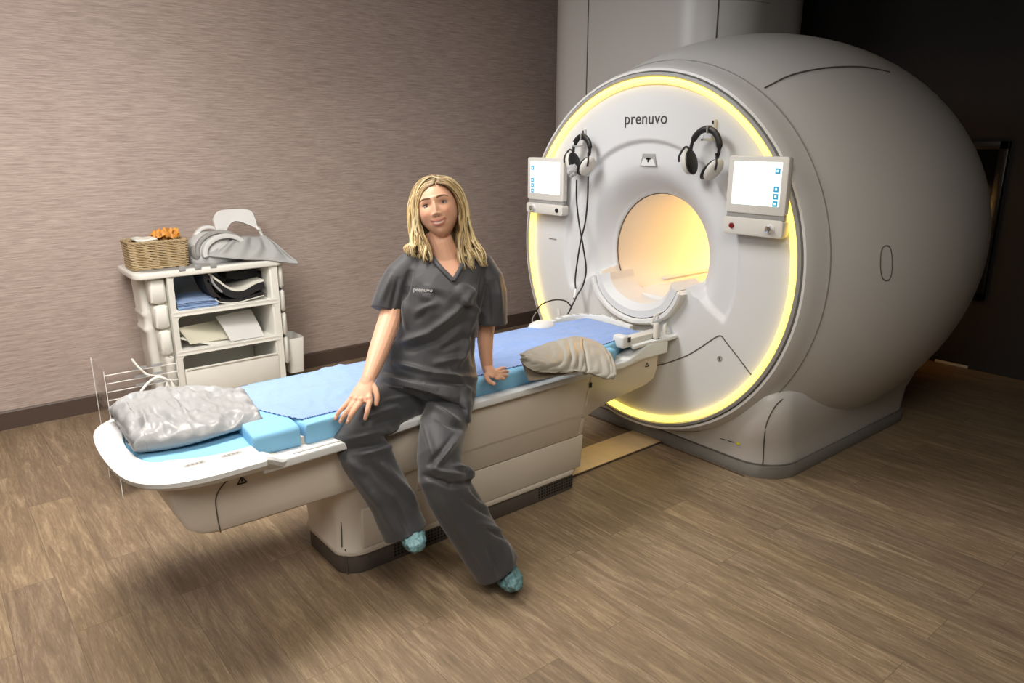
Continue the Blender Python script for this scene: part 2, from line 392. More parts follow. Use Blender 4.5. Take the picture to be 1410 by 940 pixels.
# bore
BRI = BR - .012
m = MB(); m.loft([lip[0]] + [ringpts(y, r, NT) for y, r in [(y, BRI) for y in np.linspace(3.3, 5.0, 12)] + [(5.2, BRI + .05), (5.26, BRI + .1)]], cap=False)
bore = m.build('bore', M['face'], scn, sharp=60)
m = MB(); m.loft([ringpts(y, r, 96) for y, r in [(3.266, BRI - .0), (3.266, BRI - .0045), (3.271, BRI - .0045), (3.271, BRI - .0)]], cap=False)
m.build('seam', M['seam'], bore)
m = MB(); m.bb((AX - .255, 3.25, .80), (AX + .255, 5.1, .872)); m.bb((AX - .295, 3.6, .885), (AX - .235, 5.1, .905)); m.bb((AX + .235, 3.6, .885), (AX + .295, 5.1, .905))
m.build('bore_bridge', M['white'], scn, bevel=.012, seg=3)
m = MB(); m.loft([ringpts(y, r, 64) for y, r in [(4.86, BRI - .004), (4.86, BRI - .012), (4.93, BRI - .012), (4.93, BRI - .004)]], cap=False)
m.build('bore_fill_ring', M['boreglow'], scn)  # glowing ring added out of sight to warm the bore
l = bpy.data.lights.new('bore_fill', 'AREA'); l.energy = 13; l.color = (1, .52, .14); l.shape = 'DISK'; l.size = .16  # unseen fill added to throw orange light on the bore's right wall
lo = bpy.data.objects.new('bore_fill', l); COL.objects.link(lo); lo.location = (AX - .12, 4.75, AZ + .12)
lo.rotation_euler = (Vector((AX + .3, 3.9, AZ + .02)) - lo.location).to_track_quat('-Z', 'Y').to_euler()
# U shaped docking cradle in front of the apron
def arc(cx, cz, r, a0, a1, n, y): return [(cx + r * math.sin(math.radians(a0 + (a1 - a0) * k / (n - 1))), y, cz - r * math.cos(math.radians(a0 + (a1 - a0) * k / (n - 1)))) for k in range(n)]
U = [(-2.985, .965), (-2.96, .90), (-2.90, .835), (-2.80, .785), (-2.68, .765), (-2.56, .785), (-2.46, .835), (-2.405, .90), (-2.375, .965)]
def ucurve(off, y, n=40):
    c = catmull([(x, z, 0) for x, z in U], n); out = []
    for i in range(n):
        t = c[min(i + 1, n - 1)] - c[max(i - 1, 0)]; t /= np.linalg.norm(t); out.append((c[i][0] - t[1] * off, y, c[i][1] + t[0] * off))
    return out
m = MB()
m.loft([[p for p in r] for r in zip(ucurve(-.028, 3.11), ucurve(-.028, 3.055), ucurve(-.018, 3.045), ucurve(.0, 3.045), ucurve(.006, 3.055), ucurve(.006, 3.30))], cap=True)
cr = m.build('docking_cradle', M['white'], scn, sharp=40)
m = MB(); m.tube(ucurve(.010, 3.066), .004, 6); m.build('gasket', M['black'], cr)
m = MB()
m.loft([[p for p in r] for r in zip(ucurve(.012, 3.07), ucurve(.012, 3.06), ucurve(.05, 3.06), ucurve(.085, 3.10), ucurve(.085, 3.3), ucurve(.02, 3.3))], cap=True)
m.build('cradle_liner', M['face'], cr, sharp=40)
# egg surface marks
def hit_egg(x, y, grow=.002):
    d = FW + RT * (x - 705) / FPX + UP * (470 - y) / FPX
    sc = np.array([1 / (ER + grow), 1 / (EL + grow), 1 / (ER + grow)]); o = (CAM - np.array([AX, EY, AZ])) * sc; d2 = d * sc
    A, B, Cc = d2 @ d2, 2 * o @ d2, o @ o - 1; disc = B * B - 4 * A * Cc
    t = (-B - math.sqrt(max(disc, 0))) / (2 * A); return CAM + d * t
m = MB(); m.tube([p for p in ringpts(3.222, er(3.222) + .0005, 128)] + [ringpts(3.222, er(3.222) + .0005, 128)[0]], .0036, 6); m.build('seam', M['skirt'], scn)
m = MB(); m.tube(catmull([hit_egg(*q) for q in [(1053, 121), (1085, 105), (1115, 97), (1150, 92.5), (1190, 92.5), (1225, 99)]], 30), .0042, 6); m.build('seam', M['seam'], scn)
# oval hatch
hc = [hit_egg(1220.5 + 8.0 * math.copysign(abs(math.cos(a)) ** .8, math.cos(a)), 362 + 24 * math.copysign(abs(math.sin(a)) ** .75, math.sin(a)), .003) for a in np.linspace(0, 2 * PI, 49)]
m = MB(); m.tube(hc, .0022, 6); m.build('hatch', M['seam'], scn)
# pedestal
BX = -2.67
def foot(hx, y0, y1, z, r=.2, bow=.03):
    pts = rrect(BX, (y0 + y1) / 2, hx, (y1 - y0) / 2, r, 8)
    return [(x, y - (bow * (1 - ((x - BX) / hx) ** 2) if y < (y0 + y1) / 2 - .3 else 0), z) for x, y in pts]
m = MB(); m.loft([foot(.838, 3.262, 4.86, 0), foot(.84, 3.26, 4.862, .004), foot(.84, 3.258, 4.862, .072), foot(.832, 3.264, 4.855, .08)])
m.build('base_skirt', M['skirt'], scn, sharp=50)
m = MB(); m.loft([foot(.826, 3.262, 4.85, .076, .2, .03), foot(.832, 3.25, 4.855, .13, .2, .03), foot(.84, 3.205, 4.86, .22, .2, .02), foot(.872, 3.165, 4.86, .32, .17, .0), foot(.882, 3.15, 4.86, .42, .15, .0), foot(.880, 3.155, 4.84, .50, .13, .0), foot(.85, 3.20, 4.80, .535, .12, .0), foot(.78, 3.30, 4.7, .56, .12, 0)])
ped = m.build('pedestal', M['shell'], scn, sharp=60)
def hit(o_, x, y, lift=.001):
    bpy.context.view_layer.update(); d = FW + RT * (x - 705) / FPX + UP * (470 - y) / FPX; d = d / np.linalg.norm(d)
    ok, loc, nn, _ = o_.ray_cast(Vector(CAM - WO[o_.name]), Vector(d)); return (np.array(loc) + WO[o_.name] + np.array(nn) * lift) if ok else None
sp = [hit(ped, x, y) for x, y in [(1078, 549), (1070, 556), (1062, 568), (1056, 582), (1053, 598), (1051.5, 615), (1051, 630), (1050, 639)]]
sp = [p for p in sp if p is not None]
if len(sp) > 3: m = MB(); m.tube(catmull(sp, 40), .0034, 6); m.build('seam', M['seam'], scn)
m = MB(); m.loft([foot(.8285, 3.2595, 4.852, .0725), foot(.836, 3.254, 4.858, .074), foot(.836, 3.254, 4.858, .0785), foot(.8285, 3.2595, 4.852, .0795)])
m.build('seam', M['seam'], scn)
for a_, c_ in ((992, 1000), (1002, 1011)):
    q1, q2 = hit(ped, a_, 603.2 + (a_ - 992) * .28, .0006), hit(ped, c_, 603.2 + (c_ - 992) * .28, .0006)
    if q1 is not None and q2 is not None: MB().loft([[q1 + [0, 0, -.0035], q1 + [0, 0, .0035], q1 + [0, .004, .0035], q1 + [0, .004, -.0035]], [q2 + [0, 0, -.0035], q2 + [0, 0, .0035], q2 + [0, .004, .0035], q2 + [0, .004, -.0035]]]).build('base_lettering', M['dgrey'], scn, smooth=False)
q1 = hit(ped, 1016.5, 609.5, .0005)
if q1 is not None: MB().loft([[(q1[0] + .011 * math.cos(a), q1[1] + y, q1[2] + .011 * math.sin(a)) for a in np.linspace(0, 2 * PI, 24, endpoint=False)] for y in (.006, -.001)]).build('sticker', M['yellow'], scn)
# service tower behind the egg
tw = rrect(-3.92, 4.78, .90, .62, .45, 12)
m = MB(); m.loft([[(x, y, z) for x, y in tw] for z in (.0, 1.5, 2.2, 2.96)]); tower = m.build('service_tower', M['shell'], scn, sharp=60)
def on_tower(px_):
    best = None
    for k in range(len(tw)):
        for f in np.linspace(0, 1, 12):
            a, b_ = np.array(tw[k]), np.array(tw[(k + 1) % len(tw)]); q_ = a + (b_ - a) * f
            if q_[1] > 4.7: continue
            d = np.array([q_[0], q_[1], 2.6]) - CAM; e = abs(705 + FPX * (d @ RT) / (d @ FW) - px_)
            if best is None or e < best[0]: best = (e, q_)
    return best[1]
for px_ in (806, 990):
    q_ = on_tower(px_); m = MB(); m.tube([(q_[0], q_[1], z) for z in np.linspace(1.2, 2.95, 8)], .005, 6); m.build('seam', M['seam'], tower)
pts_ = [on_tower(x) for x in np.linspace(990, 1062, 14)]
m = MB(); m.tube([(q_[0], q_[1], 2.60) for q_ in pts_], .004, 6); m.build('seam', M['seamlt'], tower)
# lettering and alignment window over the bore
txt('prenuvo', .084, (-2.688, 3.0975, 1.840), (1, 0, 0), (0, 0, 1), M['dgrey'], 'logo', scn, space=1.05)
def trap(zt, zb, wt, wb): return [(AX - wt, zt), (AX + wt, zt), (AX + wb, zb), (AX - wb, zb)]
FW_ = facey(AX, 1.63)
m = MB(); m.poly_y(trap(1.662, 1.598, .042, .058), FW_ - .006, FW_ + .03); aw = m.build('alignment_window', M['grey_lip'], scn, bevel=.003)
m = MB(); m.poly_y(trap(1.636, 1.600, .034, .052), FW_ - .008, FW_); m.build('window_glass', M['white'], aw)
m = MB(); m.bb((AX - .012, FW_ - .011, 1.632), (AX + .016, FW_ - .006, 1.642)); m.bb((AX - .002, FW_ - .011, 1.618), (AX + .006, FW_ - .006, 1.64)); m.build('laser_port', M['black'], aw, smooth=False)
# service door lines at the lower right of the face
fy = lambda q: (lambda p: (p[0], facey(p[0], p[2]) - .0005, p[2]))(at(*q, Y=3.10))
m = MB(); m.tube(catmull([fy(q) for q in [(845, 507), (870, 507), (905, 503), (940, 492), (962, 480), (978, 469), (988, 463), (994, 463), (1000, 471), (1018, 494), (1036, 518)]], 60), .0035, 6); m.build('seam', M['seam'], scn)
m = MB(); m.tube([fy((991 + 3.2 * math.cos(a), 494 + 3.6 * math.sin(a))) for a in np.linspace(0, 2 * PI, 20)], .0015, 5); m.bb(np.array(fy((989.5, 496))) + [0, 0, 0], np.array(fy((992.5, 492))) - [0, .002, 0]); m.build('lock', M['seam'], scn)
m = MB()
for k in range(5): m.bb((-3.43 + .014 * k, 3.096, 1.132), (-3.43 + .014 * k + (.010 if k != 2 else .006), 3.1, 1.139))
m.build('face_lettering', M['grey_lip'], scn, smooth=False)

# ---- control panels on both sides of the face
def control_panel(xl, xr, zt, zm, zb0, flip, label):
    """screen block from zt down to zm, control box below down to zb0"""
    cx = (xl + xr) / 2; hw = (xr - xl) / 2; y = 3.03; zb = zm + .012; H = zt - zm
    m = MB(); m.poly_y(rrect(cx, (zt + zm) / 2, hw, H / 2, .014), y, y + .035)
    pn = m.build('control_panel', M['offwhite'], scn, bevel=.005); tag(pn, label)
    m = MB(); m.poly_y(rrect(cx, (zt + zm) / 2 + .008, hw - .030, H / 2 - .032, .004), y - .002, y + .002)
    sc = m.build('screen', M['screen'], pn, smooth=False)
    sx = 1 if flip else -1; xi = cx + sx * (hw - .050)
    for z in (zt - .062, zm + .118, zm + .086, zm + .054):
        MB().bb((xi - .012, y - .0042, z - .012), (xi + .012, y - .0025, z + .012)).build('icon', M['scrblue'], sc, smooth=False)
        MB().bb((xi - .005, y - .0052, z - .005), (xi + .005, y - .0040, z + .005)).build('icon_mark', M['scrgray'], sc, smooth=False)
    MB().bb((cx - hw + .05, y - .0042, zt - .048), (cx + hw - .09, y - .0025, zt - .045)).build('screen_text', M['scrgray'], sc, smooth=False)
    MB().bb((cx - sx * (hw - .07) - .018, y - .0042, zm + .135), (cx - sx * (hw - .07) + .018, y - .0025, zm + .139)).build('screen_text', M['scrgray'], sc, smooth=False)
    for k in (-1, 0, 1): MB().bb((cx + k * .035 - .004, y - .0042, zm + .050), (cx + k * .035 + .004, y - .0025, zm + .055)).build('screen_text', M['scrgray'], sc, smooth=False)
    m = MB(); m.bb((xl + .004, y + .006, zm - .022), (xr - .004, y + .03, zm + .006)); m.build('hinge', M['grey_lip'], pn, bevel=.003)
    zc = (zm - .02 + zb0) / 2; hh = (zm - .02 - zb0) / 2
    m = MB(); m.poly_y(rrect(cx - .004, zc, hw + .004, hh, .016), y - .004, y + .05); kb = m.build('control_box', M['offwhite'], pn, bevel=.006)
    def cyl(cx_, cz, r, y0, y1, n=24): return MB().loft([[(cx_ + r * math.cos(a), yy, cz + r * math.sin(a)) for a in np.linspace(0, 2 * PI, n, endpoint=False)] for yy in (y0, y1)])
    xk = cx + sx * (hw - .062)
    cyl(xk, zc, .016, y - .026, y - .006).build('knob', M['chrome'], kb, bevel=.003)
    cyl(xk, zc, .023, y - .008, y - .003).build('knob_collar', M['white'], kb, bevel=.002)
    cyl(cx - sx * (hw - .045), zc, .013, y - .012, y - .002).build('stop_button', M['red'] if flip else M['black'], kb, bevel=.003)
    m = MB(); m.bb((cx - hw * .5, y + .03, zm - .05), (cx + hw * .5, 3.12, zm + .15)); m.build('bracket', M['offwhite'], pn, bevel=.01)
control_panel(-3.562, -3.238, 1.628, 1.375, 1.292, False, 'small control panel with lit screen at the left edge of the ring')
control_panel(-2.105, -1.795, 1.665, 1.405, 1.305, True, 'control panel with lit screen at the right edge of the ring')

# ------------------------------------------------------------------ headphones
def headphones(cx, ztop, w_, tilt, label, fuzzy, name='headphones'):
    y = 3.03; t = empty(name, (cx, 3.05, ztop - .26)); tag(t, label, 'headphones', 'ear defenders hanging on the scanner face')
    # hook and pin belong to the scanner
    def R(x, z):
        a = math.radians(tilt); return cx + x * math.cos(a) + z * math.sin(a), ztop + z * math.cos(a) - x * math.sin(a)
    pts = []
    for a in np.linspace(-105, 105, 25):
        x, z = w_ * math.sin(math.radians(a)), -w_ * 1.15 + w_ * 1.15 * math.cos(math.radians(a)); X_, Z_ = R(x, z); pts.append((X_, y, Z_))
    m = MB(); m.tube(pts, [.009 if abs(i - 12) > 8 else .016 for i in range(25)], 10, .8); hb = m.build('headband', M['black'], t)
    m = MB(); X_, Z_ = R(-.001, 0); m.bb((X_ - .004, y - .019, Z_ - .019), (X_ + .002, y + .017, Z_ + .018)); m.build('band_stripe', M['grey_lip'], hb)
    for s in (-1, 1):
        ex, ez = R(s * w_ * .92, -w_ * 1.2 - .075)
        ax = np.array([[math.cos(math.radians(tilt + s * 26)), 0.25 * s, -math.sin(math.radians(tilt + s * 26))], [0, 1, 0], [math.sin(math.radians(tilt + s * 26)), 0, math.cos(math.radians(tilt + s * 26))]])
        m = MB(); m.sphere((ex + s * .004, y - .004, ez), (.028, .044, .062), 20, 14, ax)
        cup = m.build('ear_cup', M['offwhite'], t)
        tag(cup, 'white ear cup')
        m = MB(); m.sphere((ex - s * .020, y - .004, ez), (.016, .046, .062), 20, 12, ax); m.build('cushion', M['black'], cup)
        m = MB(); a0 = R(s * w_ * .97, -w_ * 1.35); m.tube(catmull([(pts[0 if s < 0 else -1][0], y, pts[0 if s < 0 else -1][2]), (ex + s * .016, y - .012, ez + .072), (ex + s * .036, y - .030, ez + .03), (ex + s * .034, y - .034, ez)], 14), .0055, 8)
        m.build('yoke', M['black'], t)
    if fuzzy:
        m = MB(); ex, ez = R(-w_ * .35, -w_ * 1.2 - .115)
        for k in range(70):
            d = RNG.normal(size=3); d /= np.linalg.norm(d); m.sphere(np.array([ex, y - .03, ez]) + d * [.026, .02, .030], .008 + .004 * RNG.rand(), 6, 4)
        m.build('foam_wrap', mat('fuzzy_grey', srgb(176, 176, 178), .9), t)
    return t
h1 = headphones(at(803, 190, Y=3.03)[0], at(803, 188, Y=3.03)[2], .066, 8, 'black and white headphones with cables hanging left of the bore', True)
h2 = headphones(at(977, 180, Y=3.03)[0], at(977, 178, Y=3.03)[2], .082, 12, 'black and white ear defenders hanging right of the bore', False)
for (cx, z) in ((at(805, 178, Y=3.09)[0], at(805, 178, Y=3.09)[2]), (at(984, 164, Y=3.09)[0], at(984, 164, Y=3.09)[2])):
    m = MB(); m.bb((cx - .007, 3.08, z - .10), (cx + .007, 3.10, z)); m.bb((cx - .006, 3.0, z - .10), (cx + .006, 3.09, z - .088)); m.bb((cx - .006, 3.0, z - .10), (cx + .006, 3.005, z - .07))
    hk = m.build('wall_hook', M['face'], scn, bevel=.002)
    m = MB(); m.bb((cx - .004, 3.076, z - .022), (cx + .004, 3.082, z - .006)); m.build('screw', M['black'], hk)
# the two cords of the left pair, down to the table
c1 = [(-3.215, 3.0, 1.47), (-3.21, 3.03, 1.35), (-3.20, 3.05, 1.22), (-3.165, 3.04, 1.10), (-3.135, 3.05, .98), (-3.15, 3.04, .90), (-3.185, 3.0, .85), (-3.17, 2.96, .80), (-3.09, 2.90, .78)]
q = lambda x, y, Y_: tuple(at(x, y, Y=Y_))
c1 = [q(794, 248, 3.0), q(794, 275, 3.04), q(797, 305, 3.05), q(803, 340, 3.04), q(807, 370, 3.04), q(803, 392, 3.04), q(795, 406, 3.0), q(788, 420, 2.96), q(780, 436, 2.88), q(772, 449, 2.82)]
c2 = [q(810, 243, 3.0), q(809, 275, 3.04), q(806, 305, 3.04), q(800, 330, 3.05), q(795, 360, 3.05), q(792, 385, 3.04), q(793, 403, 3.02), q(790, 412, 3.0)]
m = MB(); m.tube(catmull(c1, 60), .0048, 8); m.tube(catmull(c2, 60), .0048, 8); cb = m.build('audio_cable', M['black'], h1)
m = MB(); m.tube([q(793, 398, 3.01), q(791, 410, 2.99)], .010, 8); m.build('cable_clip', M['white'], cb)
m = MB(); m.tube(catmull([q(786, 421, 2.96), q(778, 414, 2.98), q(762, 413, 3.0), q(746, 419, 3.0), q(738, 428, 3.0)], 30), .0045, 8)
tag(m.build('table_cable', M['black']), 'short black cable arching over the ring beside the far end of the table', 'cable')
m = MB(); m.tube(catmull([q(738, 430, 3.0), q(733, 440, 3.0), q(736, 452, 2.95), q(744, 460, 2.9)], 24), .004, 8)
tag(m.build('grey_cable', M['grey_lip']), 'thin grey cable looping down behind the far edge of the table', 'cable')

# ------------------------------------------------------------------ floor plate under the table
fp = empty('floor_plate', (-2.69, 2.85, 0)); tag(fp, 'flat beige cover plate on the floor between table base and scanner', 'cover plate')
m = MB(); m.bb((-2.80, 2.40, 0), (-2.575, 3.255, .006)); m.build('plate', M['beigeplate'], fp, smooth=False)
m = MB(); m.bb((-2.575, 2.40, 0), (-2.568, 3.255, .009)); m.bb((-3.4, 3.225, 0), (-2.80, 3.235, .005)); m.bb((-2.56, 3.228, 0), (-2.0, 3.236, .004)); m.build('edge_strip', M['wicker'] if False else M['basebd'], fp, smooth=False)

# ------------------------------------------------------------------ patient table
TX = -2.68
tb = empty('patient_table', (TX, 1.8, 0)); tag(tb, 'long white patient table on a single pedestal, reaching to the scanner bore', 'table')
# column / pedestal
def plan(hx, y0, y1, r, z, n=8):
    pts = rrect(TX, (y0 + y1) / 2, hx, (y1 - y0) / 2, r, n)
    out = []
    for x, y in pts:
        if y < (y0 + y1) / 2 - .3: y = y - .05 * (1 - min(1, abs(x - TX) / hx) ** 2)
        out.append((x, y, z))
    return out
m = MB(); m.loft([plan(.20, 1.175, 2.46, .07, 0), plan(.203, 1.172, 2.462, .07, .004), plan(.203, 1.172, 2.462, .07, .088)]); sk = m.build('base_skirt', M['vent'], tb, sharp=50)
m = MB()
for r_ in range(4):
    for k in range(16): m.bb((TX + .2025, 1.37 + k * .017, .020 + r_ * .015), (TX + .2048, 1.38 + k * .017, .029 + r_ * .015))
m.build('vent_grille', M['black'], sk, smooth=False)
m = MB()
for r_ in range(4):
    for k in range(14): m.bb((TX + .2025, 2.19 + k * .017, .020 + r_ * .015), (TX + .2048, 2.20 + k * .017, .029 + r_ * .015))
m.build('vent_grille', M['black'], sk, smooth=False)
m = MB(); m.loft([plan(.212, 1.165, 2.47, .075, .088), plan(.214, 1.163, 2.472, .075, .095), plan(.214, 1.163, 2.472, .075, .115), plan(.205, 1.172, 2.466, .075, .125), plan(.215, 1.165, 2.465, .075, .25), plan(.23, 1.14, 2.44, .08, .36), plan(.25, 1.10, 2.42, .08, .44)])
m.build('column', M['table'], tb, sharp=60)
m = MB(); m.tube([(TX + .166, 1.168, .36), (TX + .168, 1.155, .25), (TX + .166, 1.150, .13)], .003, 5); m.tube([(TX + .176, 1.160, .12), (TX + .172, 1.165, .0)], .003, 5); m.build('seam', M['seam'], tb)
# cantilever body
bp_ = [(.53, .70), (.515, .62), (.525, .53), (.555, .465), (.60, .432), (.66, .418), (1.2, .412), (2.38, .41), (2.45, .40), (2.52, .425), (2.62, .445), (2.78, .462), (2.90, .475), (2.965, .50), (2.985, .55), (2.99, .66)]
m = MB(); rings = []
for hx, ins in ((-.262, .0), (-.25, 0), (.25, .0), (.262, .0)):
    inset = .012 if abs(hx) > .255 else 0
    cy = 1.7
    rings.append([(TX + hx, y + (inset if y < 1 else (-inset if y > 2.9 else 0)), z + (inset if z < .6 else 0)) for y, z in bp_])
m.loft(rings); bd = m.build('table_body', M['table'], tb, sharp=50)
m = MB(); m.tube([(TX + .2628, .745, .475 + 0 * k) for k in range(1)] + [(TX + .2628, .755, .68)], .001, 5)
m = MB()
tc_ = at(333, 661, X=TX + .264)
for a, c in (((-.016, -.012), (.016, -.012)), ((.016, -.012), (0, .014)), ((0, .014), (-.016, -.012))):
    m.tube([tc_ + [0, a[0], a[1]], tc_ + [0, c[0], c[1]]], .0022, 5)
m.tube([tc_ + [0, 0, -.004], tc_ + [0, 0, .005]], .003, 5)
m.build('warning_mark', M['black'], bd)
tc2 = at(891, 502, X=TX + .264); m = MB()
for a, c in (((-.012, -.01), (.012, -.01)), ((.012, -.01), (0, .012)), ((0, .012), (-.012, -.01))): m.tube([tc2 + [0, a[0], a[1]], tc2 + [0, c[0], c[1]]], .002, 5)
m.build('warning_mark', M['black'], bd)
# flush corner seam at the front and raised side cover by the front
m = MB(); m.poly_x([(.58, .646), (.60, .640), (.86, .640), (.875, .65), (.875, .668), (.58, .672)], TX + .20, TX + .325); m.build('side_bracket', M['table'], tb, bevel=.008)
m = MB(); m.tube(catmull([(TX + .2635, .66, .42), (TX + .264, .655, .50), (TX + .264, .66, .56), (TX + .264, .70, .605), (TX + .264, .78, .640)], 24), .0022, 5); m.build('seam', M['seam'], tb)
# seat-side cover panel (near side), upper and lower
def cover(y0, y1, z0, z1, x0, x1b, x1t, name):
    m = MB(); m.loft([[(x0, y0, z0), (x1b, y0, z0), (x1t, y0, z1), (x0, y0, z1)], [(x0, y1, z0), (x1b, y1, z0), (x1t, y1, z1), (x0, y1, z1)]]); return m.build(name, M['table'], tb, bevel=.006)
cover(1.22, 2.462, .118, .30, TX, -2.462, -2.448, 'lower_cover')
cover(1.48, 2.425, .304, .642, TX, -2.446, -2.372, 'side_cover')
cover(2.428, 2.455, .304, .640, -2.52, -2.450, -2.382, 'side_post')
m = MB()
for z in (.585,): m.bb((-2.386, 2.43, z - .012), (-2.382, 2.446, z + .012))
m.build('label_mark', M['black'], tb, smooth=False)
m = MB(); m.bb((-2.42, 1.48, .640), (-2.352, 2.46, .669)); m.build('edge_rail', M['rim'], tb, bevel=.004)
# deck
dk = [(TX - .34, .80), (TX + .345, .80), (TX + .335, 1.2), (TX + .30, 1.5), (TX + .295, 2.3), (TX + .31, 2.66), (TX + .265, 2.86), (TX + .25, 3.02), (TX - .25, 3.02), (TX - .265, 2.86), (TX - .32, 2.6), (TX - .34, 2.2)]
m = MB(); m.poly_z(dk, .628, .664); m.build('deck', M['rim'], tb, bevel=.008, seg=3)
m = MB(); m.bb((TX + .315, .92, .664), (TX + .325, 1.28, .6665)); m.build('scale_strip', M['seamlt'], tb, smooth=False)
# front tray rim : ring shaped plan
def traypl(hx, yf, yb, z, rr):
    out = []
    c = [(TX + hx, yb), (TX + hx, yf + .22), (TX + hx - .04, yf + .09), (TX + hx * .62, yf + .012), (TX, yf - .01), (TX - hx * .62, yf + .012), (TX - hx + .04, yf + .09), (TX - hx, yf + .22), (TX - hx, yb)]
    cc = catmull([(a, b_, 0) for a, b_ in c], 41); return [(p[0], p[1], z) for p in cc]
rg = [traypl(.385, .395, .80, .705, 0), traypl(.395, .385, .80, .698, 0), traypl(.395, .388, .80, .682, 0), traypl(.36, .42, .80, .652, 0), traypl(.30, .47, .80, .64, 0), traypl(.22, .50, .80, .655, 0), traypl(.243, .475, .80, .668, 0), traypl(.252, .466, .80, .705, 0)]
m = MB(); m.loft([list(t) for t in zip(*rg)]); tray = m.build('front_rim', M['rim'], tb, sharp=45)
m = MB(); m.poly_z([(p[0], p[1]) for p in traypl(.34, .44, .82, 0, 0)], .645, .672); m.build('tray_floor', M['rim'], tb)
for s in (-1, 1):
    m = MB(); rings = []
    for y, zt_, xo_ in ((.795, .705, .385), (.81, .704, .384), (.83, .694, .378), (.85, .678, .366), (.868, .667, .354), (.885, .664, .346)):
        rings.append([(TX + s * .315, y, .640), (TX + s * (xo_ - .035), y, max(.630, zt_ - .055)), (TX + s * (xo_ - .006), y, zt_ - .026), (TX + s * xo_, y, zt_ - .008), (TX + s * (xo_ - .008), y, zt_), (TX + s * .322, y, zt_), (TX + s * .315, y, zt_ - .006)])
    m.loft(rings); m.build('rim_step', M['rim'], tb, sharp=28)
for yy in (.60, .72):
    m = MB(); m.poly_z(rrect(TX + .282, yy, .010, .035, .009), .7045, .7065); hs = m.build('button_pad', M['seamlt'], tb)
    m = MB(); [m.bb((TX + .277, yy - .026 + k * .014, .7065), (TX + .287, yy - .018 + k * .014, .708)) for k in range(4)]; m.build('button', M['grey_lip'], hs)
# scanner-end wing with connectors
wg = [tuple(at(*q_, Z=.735)[:2]) for q_ in [(812, 493), (848, 487), (868, 478), (890, 470), (925, 467), (934, 461), (928, 457), (880, 458), (840, 470)]]
m = MB(); m.poly_z([tuple(at(*q_, Z=.722)[:2]) for q_ in [(872, 478), (892, 472), (920, 466), (933, 462), (925, 458), (905, 456), (860, 455), (862, 470)]], .708, .726); m.build('side_wing', M['rim'], tb, bevel=.004)
m = MB(); m.poly_x([(2.62, .66), (2.74, .668), (2.80, .69), (2.86, .715), (3.02, .72), (3.02, .64), (2.6, .64)], TX + .20, TX + .292); m.build('wing_step', M['rim'], tb, bevel=.008, seg=3)
cnb = MB(); a_ = at(872, 466, Z=.72)
cnb.box((-2.455, 2.87, .735), (.065, .27, .045), .04); cn = cnb.build('connector_block', M['offwhite'], tb, bevel=.008)
m = MB(); m.box((-2.45, 2.715, .745), (.075, .05, .065), .04); hb_ = m.build('latch_box', M['white'], tb, bevel=.012, seg=3)
m = MB(); m.box((-2.4105, 2.735, .757), (.004, .018, .026)); m.build('latch_mark', M['black'], hb_)
m = MB()
for k in range(6):
    for s in (0, 1): m.box((-2.4235 - k * .00145, 2.765 + k * .036, .728 + s * .018), (.004, .020, .007), .04)
m.build('port_row', M['seam'], cn, smooth=False)
m = MB(); ps = at(902, 464, Z=.726)
for q_, r_, h_ in ((at(903, 466, Z=.726), .016, .085), (at(915, 460, Z=.726), .012, .055)):
    m = MB(); m.loft([[(q_[0] + r_ * k_ * math.cos(a), q_[1] + r_ * k_ * math.sin(a), q_[2] + z_) for a in np.linspace(0, 2 * PI, 20, endpoint=False)] for z_, k_ in ((0, 1), (h_ - .01, 1), (h_, .7))])
    plg = m.build('cable_plug', M['offwhite'], tb)
p1 = at(903, 466, Z=.726); p2 = at(915, 460, Z=.726)
m = MB(); m.tube(catmull([p1 + [0, 0, .08], at(897, 445, D=3.95), at(903, 434, D=3.95), at(913, 429, D=3.97), at(921, 432, D=4.0), at(922, 440, D=4.02), p2 + [0, 0, .05]], 40), .007, 8); m.build('plug_cable', M['offwhite'], plg)
m = MB(); q_ = p1; m.loft([[(q_[0] + .019 * math.cos(a), q_[1] + .019 * math.sin(a), q_[2] + z_) for a in np.linspace(0, 2 * PI, 20, endpoint=False)] for z_ in (-.001, .004)]); m.build('plug_gasket', M['black'], plg)
# curved far-side head rail
def rail(off, z0, z1):
    P = catmull([(TX - .29, 2.62, 0), (TX - .285, 2.78, 0), (TX - .24, 2.92, 0), (TX - .13, 2.99, 0), (TX + .03, 3.02, 0)], 30)
    return P
P = rail(0, 0, 0); m = MB(); rings = []
for i, p in enumerate(P):
    t = P[min(i + 1, 29)] - P[max(i - 1, 0)]; t /= np.linalg.norm(t); n_ = np.array([-t[1], t[0], 0]); h_ = .745 + .025 * sm(0, 10, i) - .03 * sm(20, 29, i)
    rings.append([p + n_ * -.022 + [0, 0, .66], p + n_ * -.018 + [0, 0, h_], p + n_ * .018 + [0, 0, h_], p + n_ * .022 + [0, 0, .66]])
m.loft(rings); rl = m.build('head_rail', M['rim'], tb, bevel=.004)
for k in range(10):
    i = 3 + int(k * 2.4); m = MB(); m.box(P[i] + [0, 0, .745 + .025 * sm(0, 10, i) - .03 * sm(20, 29, i)], (.03, .012, .006), .3); m.build('rail_rib', M['seamlt'], rl, smooth=False)
m = MB(); m.sphere((TX - .25, 2.60, .745), (.06, .085, .035), 20, 12); m.build('coil_socket', M['white'], tb)
m = MB(); m.tube([at(770, 437, Y=2.95), at(769, 425, Y=2.95)], .010, 10); m.build('peg', M['white'], tb)

